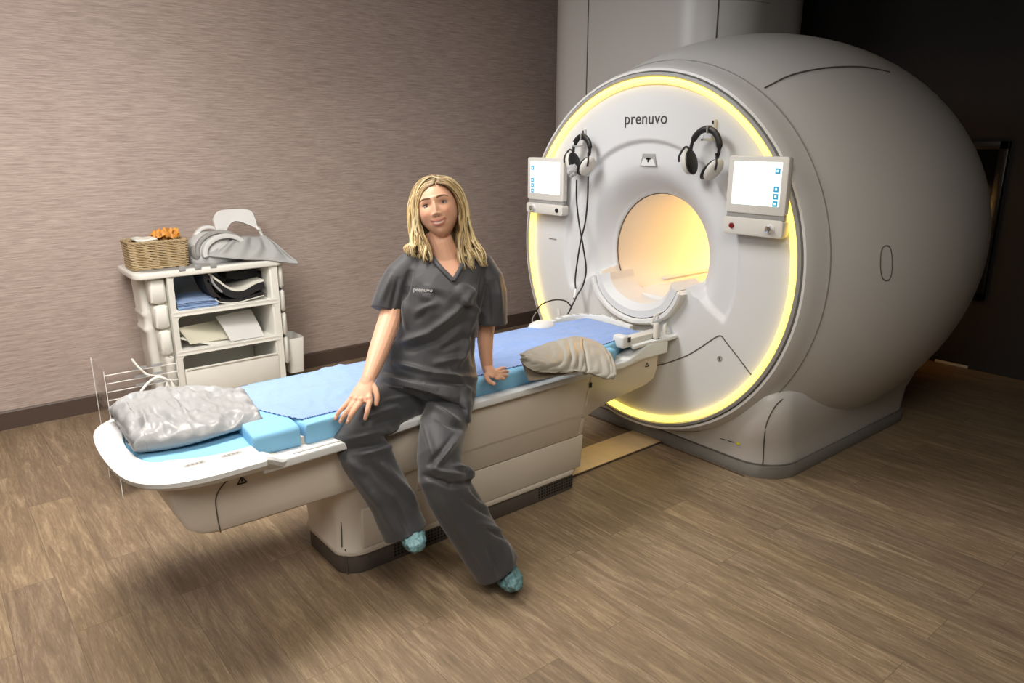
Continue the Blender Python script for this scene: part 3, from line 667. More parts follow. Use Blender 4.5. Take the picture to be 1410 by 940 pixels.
# ------------------------------------------------------------------ mattress, sheet, pads
def soft(name, pts, z0, z1, mt, r=.02, parent=None, n=4):
    """cushion with rounded edges from a plan outline"""
    m = MB(); P = np.array(pts); c = P.mean(0)
    def ins(d):
        out = []
        for p in P:
            v = c - p; L = np.linalg.norm(v); out.append(p + v / L * min(d, L * .7))
        return out
    lv = [(z0, r * .4), (z0 + r * .3, 0), (z1 - r, 0), (z1 - r * .5, r * .12), (z1 - r * .15, r * .45), (z1, r), (z1, .1), (z1, .2)]
    m.loft([[(x, y, z) for x, y in ins(d)] for z, d in lv]); return m.build(name, mt, parent, sharp=60)
tp = [(p[0], p[1]) for p in traypl(.246, .472, .842, 0, 0)]
o = soft('foot_pad', tp, .671, .700, M['blue'], .015); tag(o, 'thin light blue pad in the table tray under the grey wrapped coil', 'pad')
# main mattress: two thick blocks with a gap
mt = empty('mattress', (TX, 1.7, .664)); tag(mt, 'thick light blue foam mattress along the table under the blue sheet', 'mattress')
def dens(pts, step=.06):
    out = []
    for i in range(len(pts)):
        a, b_ = np.array(pts[i]), np.array(pts[(i + 1) % len(pts)]); k = max(1, int(np.linalg.norm(b_ - a) / step))
        out += [tuple(a + (b_ - a) * j / k) for j in range(k)]
    return out
soft('foam_block', dens([(TX - .30, .84), (TX + .272, .80), (TX + .278, .97), (TX + .22, .978), (TX - .30, .978)]), .665, .745, M['blue'], .02, mt)
soft('foam_block', dens([(TX - .30, .979), (TX + .22, .984), (TX + .278, .992), (TX + .272, 2.05), (TX + .25, 2.62), (TX + .13, 2.9), (TX - .2, 2.9), (TX - .29, 2.6)]), .665, .745, M['blue'], .02, mt)
# sheet : thin wrinkled cloth over the mattress
NX, NY = 46, 190; G = []
for j in range(NY):
    row = []; v = j / (NY - 1); y = .86 + (2.93 - .86) * v
    for i in range(NX):
        u = i / (NX - 1)
        half = .262 - .05 * sm(2.5, 2.93, y)
        x = TX - .03 - half * .95 + (half * 1.95) * u
        yy = y
        if v < .12: yy = y + (.14 * (1 - v / .12)) * (u ** 2)          # rounded front hem
        zz = .7485 + .013 * nz((x * 1.3, yy * .8, 0), 5, 3) + .045 * max(0, .16 - abs(nz((x * 2.6, yy * 1.1, 1), 4, 8))) + .040 * max(0, .12 - abs(nz((x * 1.6 + yy, yy * 2.2, 4), 3.5, 2))) + .010 * math.exp(-((x - (TX - .19 + .06 * math.sin(yy * 3))) / .018) ** 2) * (.5 + .5 * math.sin(yy * 2.1))
        zz += .009 * math.exp(-((x - (TX + .02 + .08 * (yy - 1.8))) / .012) ** 2) * sm(1.7, 2.0, yy) + .007 * math.exp(-((x - (TX - .1 + .10 * (yy - 1.8))) / .010) ** 2) * sm(1.7, 2.0, yy)
        edge = min(u, 1 - u, v * 3, (1 - v) * 3); zz = .7465 + (zz - .7465) * sm(0, .08, edge) + .0005
        zz = max(zz, .7462)
        row.append((x, yy, zz))
    G.append(row)
m = MB(); m.grid(G, .0022); sh = m.build('bed_sheet', M['sheet'], sharp=0); tag(sh, 'wrinkled periwinkle blue sheet lying on top of the mattress', 'sheet')
bd_ = [G[0][i] for i in range(NX)] + [G[j][NX - 1] for j in range(NY)]
m = MB()
for k in range(0, len(bd_) - 1, 2):
    a, c = np.array(bd_[k]) + [0, 0, .002], np.array(bd_[k + 1]) + [0, 0, .002]; m.tube([a, c], .0016, 5)
o = m.build('hem_stitching', M['stitch'], sh); o['kind'] = 'stuff'
o = soft('end_pad', dens([(TX + .13, 2.52), (TX + .285, 2.50), (TX + .285, 2.62), (TX + .13, 2.64)], .03), .667, .735, M['blue'], .018)
tag(o, 'small light blue pad at the scanner end of the table near the connector block', 'pad')

# ------------------------------------------------------------------ grey wrapped coil on the foot end
def folds(p, F):
    d = 0
    for a, b_, w_, h_ in F:
        ab = b_ - a; t = max(0, min(1, (p - a) @ ab / (ab @ ab))); q_ = p - (a + ab * t); d += h_ * math.exp(-(q_ @ q_) / (w_ * w_)) * (.35 + .65 * math.sin(PI * min(1, max(0, t)) * .8 + .3))
    return d
FL = []
for a, b_, w_, h_ in [((190, 548), (205, 600), .010, .020), ((205, 565), (262, 590), .012, -.022), ((232, 548), (262, 575), .010, .018), ((262, 575), (285, 552), .010, .018), ((262, 575), (276, 598), .010, .018),
                      ((300, 560), (350, 548), .012, .016), ((285, 552), (330, 545), .012, -.014), ((225, 600), (300, 588), .012, .014), ((310, 585), (350, 575), .012, -.012), ((165, 580), (200, 570), .012, .014), ((170, 600), (195, 585), .010, -.018), ((240, 560), (215, 552), .012, -.012), ((300, 575), (335, 556), .008, .014), ((210, 615), (240, 600), .010, .018)]:
    FL.append((at(*a, Z=.79), at(*b_, Z=.79), w_, h_))
A_ = [at(152, 572, Z=.73), at(232, 540, Z=.76), at(334, 538, Z=.76)]; B_ = [at(186, 626, Z=.715), at(272, 612, Z=.715), at(362, 587, Z=.715)]
m = MB(); vs = []; nU, nV = 110, 90
ctrA = catmull(A_, nU); ctrB = catmull(B_, nU); rings = []
for i in range(nU):
    u = i / (nU - 1); a, b_ = ctrA[i], ctrB[i]; ring = []
    end = (max(0, 1 - abs(2 * u - 1) ** 6)) ** .5
    for k in range(nV):
        th = 2 * PI * k / nV; cx_, cz_ = -math.cos(th), math.sin(th)
        cx_ = math.copysign(abs(cx_) ** .75, cx_); cz_ = math.copysign(abs(cz_) ** .8, cz_)
        p = (a + b_) / 2 + (b_ - a) / 2 * cx_; H_ = .044 * (.35 + .65 * end) * (1 + .25 * math.sin(u * 5 + .5))
        p = np.array([p[0], p[1], .748 + H_ * cz_ * (1 if cz_ > 0 else 1.0) + .010 * cx_ * -1])
        if cz_ > -.2:
            p[2] += folds(p, FL) * min(1, (cz_ + .2) * 2)
            n1 = nz(p, 13, 2); n2 = nz(p, 26, 5)
            p[2] += .036 * (.5 - abs(n1)) * (cz_ > 0) * min(1, cz_ * 2) - .008 * (cz_ > 0) * min(1, cz_ * 2) + .016 * (.4 - abs(n2)) * min(1, (cz_ + .2))
        p[1] += .012 * nz((k * .1, u, 0), 3) * (abs(2 * u - 1) > .8)
        p[2] = max(p[2], .7015)
        ring.append(p)
    rings.append(ring)
m.loft(rings); o = m.build('coil_blanket', M['greycloth'], sharp=0)
m = MB()
eg = []
for (a, b_, c) in ((0, .2, .0),):
    cn_ = [at(160, 583, Z=.73), at(200, 624, Z=.712), at(178, 600, Z=.74)]
m.grid(patch([[at(150, 572, D=2.62), at(170, 560, D=2.66), at(195, 552, D=2.70)], [at(165, 588, D=2.60), at(186, 580, D=2.60), at(212, 575, D=2.6)], [at(177, 610, D=2.58), at(196, 606, D=2.55), at(214, 600, D=2.55)], [at(186, 626, D=2.56), at(203, 624, D=2.54), at(222, 612, D=2.52)]], 20, 16), .004)
tag(o, 'crumpled silvery grey wrapped coil blanket lying on the foot end of the table', 'coil blanket')
# ------------------------------------------------------------------ second coil blanket, saddled over the near edge
def DD(p): return (np.array(p) - CAM) @ FW
dn = 3.28
C_ = [
 [at(716, 489, D=3.20), at(735, 480, D=3.30), at(765, 470, D=3.42), at(790, 464, D=3.50), at(805, 466, D=3.55), at(824, 473, D=3.60), at(833, 480, D=3.60)],
 [at(722, 489, D=3.16), at(745, 486, D=3.24), at(772, 478, D=3.36), at(793, 474, D=3.44), at(806, 474, D=3.50), at(830, 482, D=3.52), at(841, 490, D=3.52)],
 [at(722, 492, D=3.12), at(748, 495, D=3.18), at(776, 492, D=3.28), at(797, 492, D=3.36), at(809, 488, D=3.42), at(834, 496, D=3.43), at(846, 503, D=3.44)],
 [at(718, 492, D=3.13), at(743, 500, D=3.14), at(770, 507, D=3.22), at(796, 510, D=3.30), at(813, 507, D=3.35), at(835, 515, D=3.37), at(848, 514, D=3.39)],
 [at(717, 494, D=3.16), at(728, 507, D=3.14), at(752, 513, D=3.17), at(790, 511, D=3.27), at(812, 514, D=3.33), at(834, 521, D=3.36), at(846, 521, D=3.38)]]
G = patch(C_, 70, 120)
for i in range(70):
    for j in range(120):
        u, v = i / 69, j / 119
        d = .006 * math.sin(v * 70 + 3 * u) * math.exp(-((v - .42) / .10) ** 2) * math.sin(PI * min(1, u * 1.1)) + .005 * nz((u * 3, v * 9, 0), 2.2) - .020 * math.exp(-((v - .62) / .018) ** 2) * sm(0, .4, u)
        G[i, j] += -FW * d * 1.2 + np.array([0, 0, 1]) * d * .6
m = MB(); m.grid(G, .012); o = m.build('coil_blanket', M['greycloth2'], sharp=0)
under = [[at(717, 494, D=3.16), at(728, 500, D=3.22), at(750, 506, D=3.26), at(790, 510, D=3.30)], [at(722, 508, D=3.18), at(735, 510, D=3.20), at(758, 511, D=3.24), at(792, 513, D=3.29)], [at(728, 524, D=3.19), at(742, 523, D=3.20), at(765, 518, D=3.23), at(796, 514, D=3.28)]]
m2 = MB(); m2.grid(patch(under, 20, 30), .006); u_ = m2.build('lining', mat('lining_taupe', srgb(150, 138, 120), .6), o, sharp=0)
tag(o, 'pale grey padded coil cover saddled over the near table edge right of the woman', 'coil blanket')

# ------------------------------------------------------------------ supply cart by the wall
ct = empty('supply_cart', (-4.98, 1.5, 0)); tag(ct, 'white open-shelf supply cart with side bins standing against the wall', 'cart')
XF, XK = -4.76, -5.20
m = MB()
m.bb((XK, 1.165, .08), (XF, 1.20, .93)); m.bb((XK, 1.80, .08), (XF, 1.845, .93)); m.bb((XK, 1.165, .08), (XK + .015, 1.845, .93)); m.bb((XK, 1.165, .06), (XF, 1.845, .10))
m.build('carcass', M['cart'], ct, bevel=.006)
for k_, (z, t_) in enumerate(((.700, .030), (.445, .030))):
    m = MB(); m.bb((XK + .01, 1.19, z - t_), (XF + .006, 1.81, z)); m.build('shelf', M['cart'], ct, bevel=.005)
# face frame with rounded openings
def frame(y0, y1, z0, z1, hy0, hy1, hz0, hz1, name):
    m = MB(); n = 8; O = rrect((y0 + y1) / 2, (z0 + z1) / 2, (y1 - y0) / 2, (z1 - z0) / 2, .02, n); I = rrect((hy0 + hy1) / 2, (hz0 + hz1) / 2, (hy1 - hy0) / 2, (hz1 - hz0) / 2, .03, n)
    m.loft([[(XF - .02, y, z) for y, z in I], [(XF + .008, y, z) for y, z in I], [(XF + .014, y, z) for y, z in O], [(XF - .02, y, z) for y, z in O]], cap=False); return m.build(name, M['cart'], ct, sharp=40)
frame(1.160, 1.850, .672, .948, 1.195, 1.815, .702, .925, 'face_frame')
frame(1.160, 1.850, .418, .700, 1.195, 1.815, .447, .668, 'face_frame')
frame(1.160, 1.850, .06, .445, 1.195, 1.815, .09, .416, 'face_frame')
m = MB(); m.bb((XF - .015, 1.20, .14), (XF + .012, 1.81, .325)); d_ = m.build('drawer', M['cart'], ct, bevel=.01)
m = MB(); m.bb((XF + .010, 1.21, .318), (XF + .02, 1.80, .33)); m.build('drawer_lip', M['cart'], d_, bevel=.003)
# worktop
tp_ = rrect((XK + XF + .02) / 2 - .0, 1.445, (XF + .03 - XK) / 2, .47, .07, 8)
m = MB(); m.poly_z(tp_, .922, .962); wt = m.build('worktop', M['cart'], ct, bevel=.010, seg=3)
m = MB(); m.poly_z(rrect((XK + XF + .02) / 2, 1.445, (XF - XK) / 2 - .02, .42, .05, 8), .961, .9645); m.build('worktop_mat', mat('worktop_grey', srgb(150, 150, 150), .6), wt, smooth=False)
# side bins: left column of rounded tilt bins, back panel with bands
def bin_(x0, x1, y0, y1, z0, z1, name='side_bin', r=.022, tp=0):
    m = MB(); lv = [(z0, .012), (z0 + .012, 0), (z1 - .012, 0), (z1, .012)]
    m.loft([[(x, y, z) for x, y in rrect((x0 + x1) / 2, (y0 + y1) / 2, (x1 - x0) / 2 - d, (y1 - y0) / 2 - d, r, 5)] for z, d in lv]); return m.build(name, M['cart'], ct, sharp=50)
zz = [.925, .755, .595, .425, .22]
for k in range(4):
    bin_(-4.885 - .00 * k, -4.775, 1.060 + .012 * k, 1.155, zz[k + 1] + .006, zz[k] - .006)
m = MB(); m.bb((-5.10, 1.10, .1), (-4.80, 1.162, .90)); m.build('side_rail', M['cartin'], ct, bevel=.01)
m = MB(); cols = [(.12, .03), (.45, .012), (.56, .010), (.57, .002), (.59, .002), (.60, .009), (.66, .008), (.67, .001), (.69, .001), (.70, .007), (.90, .0)]
m.loft([[(x, y, z) for x, y in rrect(-5.0, 1.085 + d * .5, .105 - d * .3, .058 - d * .6, .03, 6)] for z, d in cols]); m.build('side_hamper', M['cart'], ct, sharp=60)
for k in range(4):
    bin_(-4.87, -4.775, 1.862, 1.905, zz[k + 1] + .006, zz[k] - .006)
m = MB(); m.bb((-5.12, 1.845, .1), (-4.82, 1.885, .90)); m.build('side_rail', M['cartin'], ct, bevel=.01)
m = MB(); m.bb((-5.0, 1.89, .71), (-4.95, 1.955, .76)); m.build('side_latch', M['cart'], ct, bevel=.008)
wb = [(-.115, .055), (-.11, .05), ]
m = MB(); O = lambda s: rrect(-4.93, 1.975, .11 * s, .062 * s, .02, 5)
m.loft([[(x, y, .13) for x, y in O(.85)], [(x, y, .38) for x, y in O(1)], [(x, y, .385) for x, y in O(.98)], [(x, y, .38) for x, y in O(.95)], [(x, y, .145) for x, y in O(.8)]]); m.build('waste_bin', M['cart'], ct, sharp=50)
for x in (-5.1, -4.84):
    for y in (1.25, 1.76):
        m = MB(); m.tube([(x, y - .012, .035), (x, y + .012, .035)], .035, 16); m.bb((x - .008, y - .018, .04), (x + .008, y + .018, .085)); m.build('caster', M['dgrey'], ct)
for k in range(3):
    m = MB(); m.bb((-4.742, 1.232 + k * .094, .955), (-4.730, 1.270 + k * .094, .985)); m.build('rail_clip', M['greycloth'], ct, bevel=.003)

# things on the worktop ----------------------------------------------------------
bk = empty('wicker_basket', (-4.88, 1.17, .964)); tag(bk, 'rectangular woven wicker basket on the left of the cart worktop', 'basket')
bx, by, hx_, hy_ = -4.95, 1.165, .100, .158
for r_ in range(10):
    z = .974 + r_ * .0155; grow = 1 + .004 * r_; n = 120; path = []
    P = rrect(bx, by, hx_ * grow, hy_ * grow, .02, 3); PP = dens(P, .012)
    n = len(PP)
    m = MB() if r_ == 0 else m
    for st_ in (0, 1):
        pts = []
        for k in range(n + 1):
            x, y = PP[k % n]; ph = k * .62 + st_ * PI + (r_ % 2) * PI
            ox = math.sin(ph) * .0055; c_ = np.array([x - bx, y - by]); c_ /= np.linalg.norm(c_)
            pts.append((x + c_[0] * ox, y + c_[1] * ox, z + math.cos(ph) * .005 + .001 * RNG.randn()))
        m.tube(pts, .0062, 6)
m.build('weave', M['wicker'], bk)
m = MB(); P = dens(rrect(bx, by, hx_ * 1.05, hy_ * 1.05, .02, 3), .01); n = len(P)
for st_ in range(3): m.tube([(P[k % n][0] + .006 * math.sin(k * .8 + st_ * 2.1), P[k % n][1] + .004 * math.sin(k * .8 + st_ * 2.1), 1.128 + .006 * math.cos(k * .8 + st_ * 2.1)) for k in range(n + 1)], .0062, 6)
m.build('rim', M['wicker'], bk)
m = MB(); m.bb((bx - hx_ + .01, by - hy_ + .01, .966), (bx + hx_ - .01, by + hy_ - .01, .974)); m.bb((bx - .1, by - .006, .97), (bx + .09, by + .006, 1.12)); m.build('bottom', M['wicker'], bk)
m = MB(); G = patch([[(bx - .07 + .05 * i, by - .12 + .04 * j, 1.142 + .006 * math.sin(i * 3 + j * 2)) for j in range(4)] for i in range(4)], 14, 14); m.grid(G, .012)
o = m.build('tissue_stack', M['paper'], sharp=0); tag(o, 'white tissues showing over the rim of the wicker basket', 'tissues')
for k in range(6):
    m = MB(); c_ = np.array([bx - .03 + .03 * (k % 3) - .01, by + .015 + .022 * k, 1.148 + .006 * (k % 3)])
    ctrl = [[c_ + [dx * .022 + .006 * RNG.randn(), dy * .018 + .004 * RNG.randn(), .010 * RNG.randn() + .022 - abs(dy) * .004 - (.03 if abs(dx) > .8 else 0)] for dy in (-1, -.3, .4, 1)] for dx in (-1, -.3, .4, 1)]
    m.grid(patch(ctrl, 14, 14), .012)
    o = m.build('snack_packet', M['orange'], sharp=30); tag(o, 'small orange packet standing up in the wicker basket, ' + ['nearest the tissues', 'second from the tissues', 'third from the tissues', 'fourth from the tissues', 'second from the right end', 'nearest the right end'][k], 'packet', 'orange packets in the basket')

# head coil under a grey cover ----------------------------------------------------
hc_ = empty('head_coil', (-4.95, 1.56, .964)); tag(hc_, 'white head coil with an arched handle on the right of the cart worktop', 'head coil')
m = MB(); cx_, cy_ = -4.97, 1.53
m.loft([[(cx_ + hx2 * math.cos(a), cy_ + hy2 * math.sin(a) * 1.0, z) for a in np.linspace(0, 2 * PI, 36, endpoint=False)] for z, hx2, hy2 in ((.966, .13, .17), (.99, .14, .18), (1.05, .138, .175), (1.10, .125, .155), (1.14, .10, .12), (1.158, .06, .07))])
m.build('body', mat('coil_grey', srgb(188, 190, 190), .4), hc_, sharp=60)
def arch(c, w_, h_, lean, y, tw_, th, name, mt, a0=-100, a1=100):
    pts = []
    m = MB(); rings = []
    for a in np.linspace(math.radians(a0), math.radians(a1), 31):
        py_, pz = math.sin(a) * w_, math.cos(a) * h_
        cc = np.array([c[0] + lean * (pz + h_) * .5, c[1] + py_, c[2] + pz]); nn = np.array([0, math.sin(a), math.cos(a)])
        rings.append([cc + nn * th + [tw_, 0, 0], cc + nn * th - [tw_, 0, 0], cc - nn * th - [tw_, 0, 0], cc - nn * th + [tw_, 0, 0]])
    m.loft(rings); return m.build(name, mt, hc_, bevel=.004)
arch((-4.85, 1.56, 1.03), .135, .105, 0, 0, .03, .014, 'front_arch', mat('coil_pale', srgb(206, 208, 208), .4))
arch((-4.88, 1.54, 1.04), .150, .12, 0, 0, .02, .010, 'middle_arch', M['grey_lip'])
arch((-4.98, 1.50, 1.06), .100, .125, 0, 0, .022, .010, 'back_arch', M['white'], -80, 80)
m = MB(); m.grid(patch([[at(293, 302, X=-4.93), at(296, 312, X=-4.92), at(300, 330, X=-4.90)], [at(300, 291, X=-4.95), at(306, 306, X=-4.93), at(308, 322, X=-4.92)], [at(322, 288, X=-4.96), at(322, 301, X=-4.94), at(322, 305, X=-4.93)], [at(344, 290, X=-4.95), at(342, 305, X=-4.93), at(348, 312, X=-4.92)], [at(352, 303, X=-4.93), at(354, 312, X=-4.92), at(358, 318, X=-4.90)]], 24, 12), .014)
m.build('handle', M['white'], hc_, sharp=40)
m = MB(); m.tube([at(297, 318, X=-4.91), at(299, 334, X=-4.90), at(301, 348, X=-4.88)], .011, 10); m.build('handle_post', M['white'], hc_)
m = MB(); m.tube([at(355, 312, X=-4.92), at(360, 322, X=-4.91), at(364, 334, X=-4.90)], .010, 10); m.build('handle_post', M['white'], hc_)
m = MB(); m.sphere((-4.95, 1.395, 1.03), (.09, .035, .06), 20, 12); m.build('side_pad', M['grey_lip'], hc_)
# cover draped in front
C_ = [[at(284, 352, X=-4.84), at(300, 354, X=-4.80), at(335, 357, X=-4.76), at(365, 358, X=-4.74), at(400, 362, X=-4.70)],
      [at(298, 343, X=-4.85), at(315, 340, X=-4.81), at(345, 342, X=-4.79), at(375, 346, X=-4.76), at(411, 363, X=-4.70)],
      [at(312, 333, X=-4.87), at(328, 328, X=-4.85), at(350, 330, X=-4.84), at(372, 334, X=-4.80), at(395, 349, X=-4.74)],
      [at(322, 329, X=-4.90), at(335, 325, X=-4.89), at(352, 326, X=-4.88), at(366, 325, X=-4.85), at(378, 334, X=-4.80)]]
G = patch(C_, 40, 60)
for i in range(40):
    for j in range(60): G[i, j] += np.array([1, 0, .4]) * (.010 * math.sin(j * .55 + i * .08) * math.sin(PI * i / 39) + .006 * nz(G[i, j], 18))
m = MB(); m.grid(G, .006); o = m.build('coil_cover', mat('cover_grey', srgb(160, 162, 162), .6, bump=(14, .3, .01)), sharp=0)
tag(o, 'grey fabric cover draped in front of the head coil, corner hanging past the cart edge', 'cover')

# things on the shelves ------------------------------------------------------------
for k in range(5):
    G = []; z0 = .703 + .010 * k
    for i in range(20):
        G.append([(-5.08 + .30 * i / 19 + .008 * math.sin(k * 2.1), 1.21 + (.245 + .012 * math.sin(k * 3)) * j / 29, z0 + .004 + .0035 * nz((i * .16, j * .14, k * 3), 1.3) + .010 * k / 4 * math.sin(PI * j / 29) * .4) for j in range(30)])
    m = MB(); m.grid(G, .008); o = m.build('folded_cloth', M['lblue'], sharp=30); z_ = ['lowest', 'second from the bottom', 'middle', 'second from the top', 'topmost'][k]
    tag(o, f'folded light blue cloth on the upper cart shelf, {z_} of the stack', 'cloth', 'folded blue cloths')
# black strap with white edges, folded
def strip(ctrl, wv, th, name, mt, parent=None):
    P = catmull(ctrl, 50); G = []
    for p in P: G.append([p + np.array([-wv * t, 0, 0]) for t in np.linspace(0, 1, 6)])
    m = MB(); m.grid(G, th); return m.build(name, mt, parent, sharp=30)
bs = empty('black_strap', (-4.86, 1.62, .702)); tag(bs, 'black padded strap with white edging folded up on the upper cart shelf', 'strap')
X_ = -4.775
S1 = [at(288, 383, X=X_), at(300, 392, X=X_), at(318, 404, X=X_), at(335, 405, X=X_), at(352, 396, X=X_), at(364, 392, X=X_)]
strip(S1, .26, .048, 'pad', M['blackpad'], bs)
strip([p + np.array([0, 0, .030]) for p in S1], .255, .012, 'edging', M['paper'], bs)
S2 = [at(296, 410, X=X_), at(306, 414, X=X_), at(325, 414, X=X_), at(345, 409, X=X_), at(363, 404, X=X_)]
strip(S2, .26, .022, 'pad', M['blackpad'], bs); strip([p + np.array([0.002, 0, -.012]) for p in S2], .25, .006, 'edging', M['paper'], bs)
strip([at(283, 378, X=X_), at(285, 388, X=X_), at(292, 402, X=X_), at(302, 412, X=X_)], .22, .030, 'pad', M['blackpad'], bs)
strip([at(290, 378, X=-4.77), at(293, 388, X=-4.77), at(298, 395, X=-4.77), at(306, 402, X=-4.77)], .10, .012, 'edging', M['greycloth'], bs)
strip([at(312, 378, X=-4.9), at(330, 379, X=-4.9), at(350, 377, X=-4.9), at(366, 380, X=-4.9)], .18, .05, 'pad', M['blackpad'], bs)
# boards / sheets on the middle shelf
def board(pts, th, mt, name, label, bend=0, grp=None):
    G = patch([[pts[0], (np.array(pts[0]) + pts[1]) / 2, pts[1]], [(np.array(pts[0]) + pts[3]) / 2 + [0, 0, bend], sum(np.array(p) for p in pts) / 4 + [0, 0, bend], (np.array(pts[1]) + pts[2]) / 2 + [0, 0, bend]], [pts[3], (np.array(pts[3]) + pts[2]) / 2, pts[2]]], 14, 14)
    m = MB(); m.grid(G, th); o = m.build(name, mt, sharp=30); tag(o, label, 'board', grp); return o
board([at(243, 452, X=-4.80), at(305, 440, X=-5.05), at(320, 465, X=-4.84), at(262, 474, X=-4.785)], .007, mat('cream_foam', srgb(206, 204, 186), .7), 'foam_board', 'cream foam sheet lying curved on the left of the middle cart shelf', .012)
board([at(243, 466, X=-4.79), at(300, 452, X=-5.0), at(345, 462, X=-4.90), at(290, 475, X=-4.80)], .005, M['paper'], 'foam_board', 'pale sheet lying under the cream foam on the middle cart shelf', .002)
board([at(297, 436, X=-4.90), at(345, 426, X=-4.95), at(364, 463, X=-4.785), at(318, 470, X=-4.775)], .010, mat('pale_grey_board', srgb(206, 206, 206), .6), 'padded_board', 'pale grey padded board leaning on the right of the middle cart shelf', .008)
# ------------------------------------------------------------------ clear acrylic rack
ar = empty('acrylic_rack', (-3.95, .80, 0)); tag(ar, 'clear acrylic storage rack on the floor between cart and table foot end', 'rack')
ax0, ax1, ay0, ay1, az0, az1 = -4.12, -3.82, .60, .93, .02, .66
for (a, c) in (((ax0, ay0, az0), (ax0 + .006, ay1, az1)), ((ax1 - .006, ay0, az0), (ax1, ay1, az1)), ((ax0, ay0, az0), (ax1, ay0 + .006, az1)), ((ax0, ay1 - .006, az0), (ax1, ay1, az1))):
    m = MB(); m.bb(a, c); m.build('side_pane', M['acrylic'], ar, smooth=False)
for k in range(14):
    z = .10 + k * .042; m = MB(); m.bb((ax0 + .006, ay0 + .006, z), (ax1 - .004, ay1 - .006, z + .003)); m.build('shelf', M['acrylic'], ar, smooth=False)
    m = MB(); m.bb((ax1 - .002, ay0 + .004, z), (ax1 + .001, ay1 - .004, z + .004)); m.build('shelf_edge', M['acredge'], ar, smooth=False)
    if k > 4:
        m = MB()
        m.bb((ax1 + .001, ay0 + .13, z + .006), (ax1 + .003, ay0 + .19, z + .018)); m.build('label_strip', M['greycloth'], ar, smooth=False)
        m = MB(); m.bb((ax1 + .001, ay0 + .21, z + .006), (ax1 + .003, ay0 + .26, z + .018)); m.build('label_strip', M['greycloth'], ar, smooth=False)
for (x, y) in ((ax1, ay0), (ax1, ay1), (ax0, ay0)):
    m = MB(); m.tube([(x, y, 0), (x, y, az1 + .01)], .0022, 6); m.build('corner_edge', M['acredge'], ar)
# cable with white connector on the tray rim
cn2 = empty('table_connector', tuple(at(236, 549, Z=.706))); tag(cn2, 'white cable connector standing on the far tray rim beside the grey coil blanket', 'connector')
p_ = at(236, 547, Z=.715)
m = MB(); m.loft([[(p_[0] + r_ * math.cos(a), p_[1] + r_ * math.sin(a), .706 + z_) for a in np.linspace(0, 2 * PI, 20, endpoint=False)] for z_, r_ in ((0, .020), (.02, .026), (.045, .026), (.07, .014), (.085, .009))]); m.build('plug', M['offwhite'], cn2)
m = MB(); m.tube(catmull([p_ + [0, 0, .07], at(232, 524, D=2.93), at(218, 519, D=2.9), at(203, 528, D=2.88), at(190, 545, D=2.86), at(182, 560, Z=.70)], 40), .0055, 8); m.build('cable', M['offwhite'], cn2)
m = MB(); m.tube(catmull([at(181, 494, X=-3.80), at(192, 507, X=-3.78), at(204, 516, X=-3.76), at(222, 518, X=-3.6)], 30), .006, 8)
tag(m.build('white_cable', M['offwhite']), 'short white cable end crossing in front of the acrylic rack', 'cable')
# bracket on the floor in the dark corner
m = MB(); a_, c_ = at(1290, 497, Z=.0), at(1337, 505, Z=.0)
m.box(((a_ + c_) / 2) + [0, -.05, .012], (np.linalg.norm(c_ - a_), .03, .02)); m.box(c_ + [0, -.05, .035], (.03, .03, .07))
tag(m.build('floor_bracket', M['offwhite'], bevel=.003), 'small pale angle bracket on the dark floor behind the scanner', 'bracket')
# ------------------------------------------------------------------ the woman
def proj(co):
    d = co - CAM; z = d @ FW
    return np.stack([705 + FPX * (d @ RT) / z, 470 - FPX * (d @ UP) / z], axis=1)
def solidify_remesh(mb, voxel, smooth_it=3, fac=.5):
    me = bpy.data.meshes.new('tmp'); me.from_pydata(mb.v, [], mb.f); me.update()
    bm = bmesh.new(); bm.from_mesh(me); bmesh.ops.recalc_face_normals(bm, faces=bm.faces); bm.to_mesh(me); bm.free()
    o = bpy.data.objects.new('tmp', me); COL.objects.link(o)
    r = o.modifiers.new('r', 'REMESH'); r.mode = 'VOXEL'; r.voxel_size = voxel; r.use_smooth_shade = True
    s = o.modifiers.new('s', 'SMOOTH'); s.iterations = smooth_it; s.factor = fac
    bpy.context.view_layer.update()
    out = bpy.data.meshes.new_from_object(o.evaluated_get(bpy.context.evaluated_depsgraph_get()))
    bpy.data.objects.remove(o)
    return out
def getco(me):
    co = np.empty(len(me.vertices) * 3); me.vertices.foreach_get('co', co); return co.reshape(-1, 3)
def getno(me):
    co = np.empty(len(me.vertices) * 3); me.vertices.foreach_get('normal', co); return co.reshape(-1, 3)
def fold_disp(me, F, wr=0.0, wsc=9, seed=0, gain=2.0):
    """cloth folds: raised or sunk ridges along given lines, sculpted along the normals"""
    co, no = getco(me), getno(me); P = proj(co); front = np.clip(-(no @ FW) * 2 + .6, 0, 1); d = np.zeros(len(co))
    for a, b_, w_, h_ in F:
        a = np.array(a, float); b_ = np.array(b_, float); ab = b_ - a; L = ab @ ab
        t = ((P - a) @ ab) / L; tc_ = np.clip(t, 0, 1); q_ = a + tc_[:, None] * ab; dd = np.linalg.norm(P - q_, axis=1)
        taper = np.sin(PI * np.clip(tc_ * .86 + .07, 0, 1)) ** .6
        d += gain * h_ * np.exp(-(dd / w_) ** 2) * taper * front
    if wr:
        v = np.array([noise.noise(Vector((p[0] * wsc + seed, p[1] * wsc, p[2] * wsc * .6))) for p in co]); d += wr * (np.abs(v) * -1.6 + .25)
    co = co + no * d[:, None]; me.vertices.foreach_set('co', co.ravel()); me.update()
def pa(L): return [at(x, y, D=d) for x, y, d in L]
PEL = at(600, 540, D=3.08)
pers = empty('person', (float(PEL[0]), float(PEL[1]), .664))
tag(pers, 'smiling blonde woman in dark grey scrubs perched on the edge of the patient table', 'person')

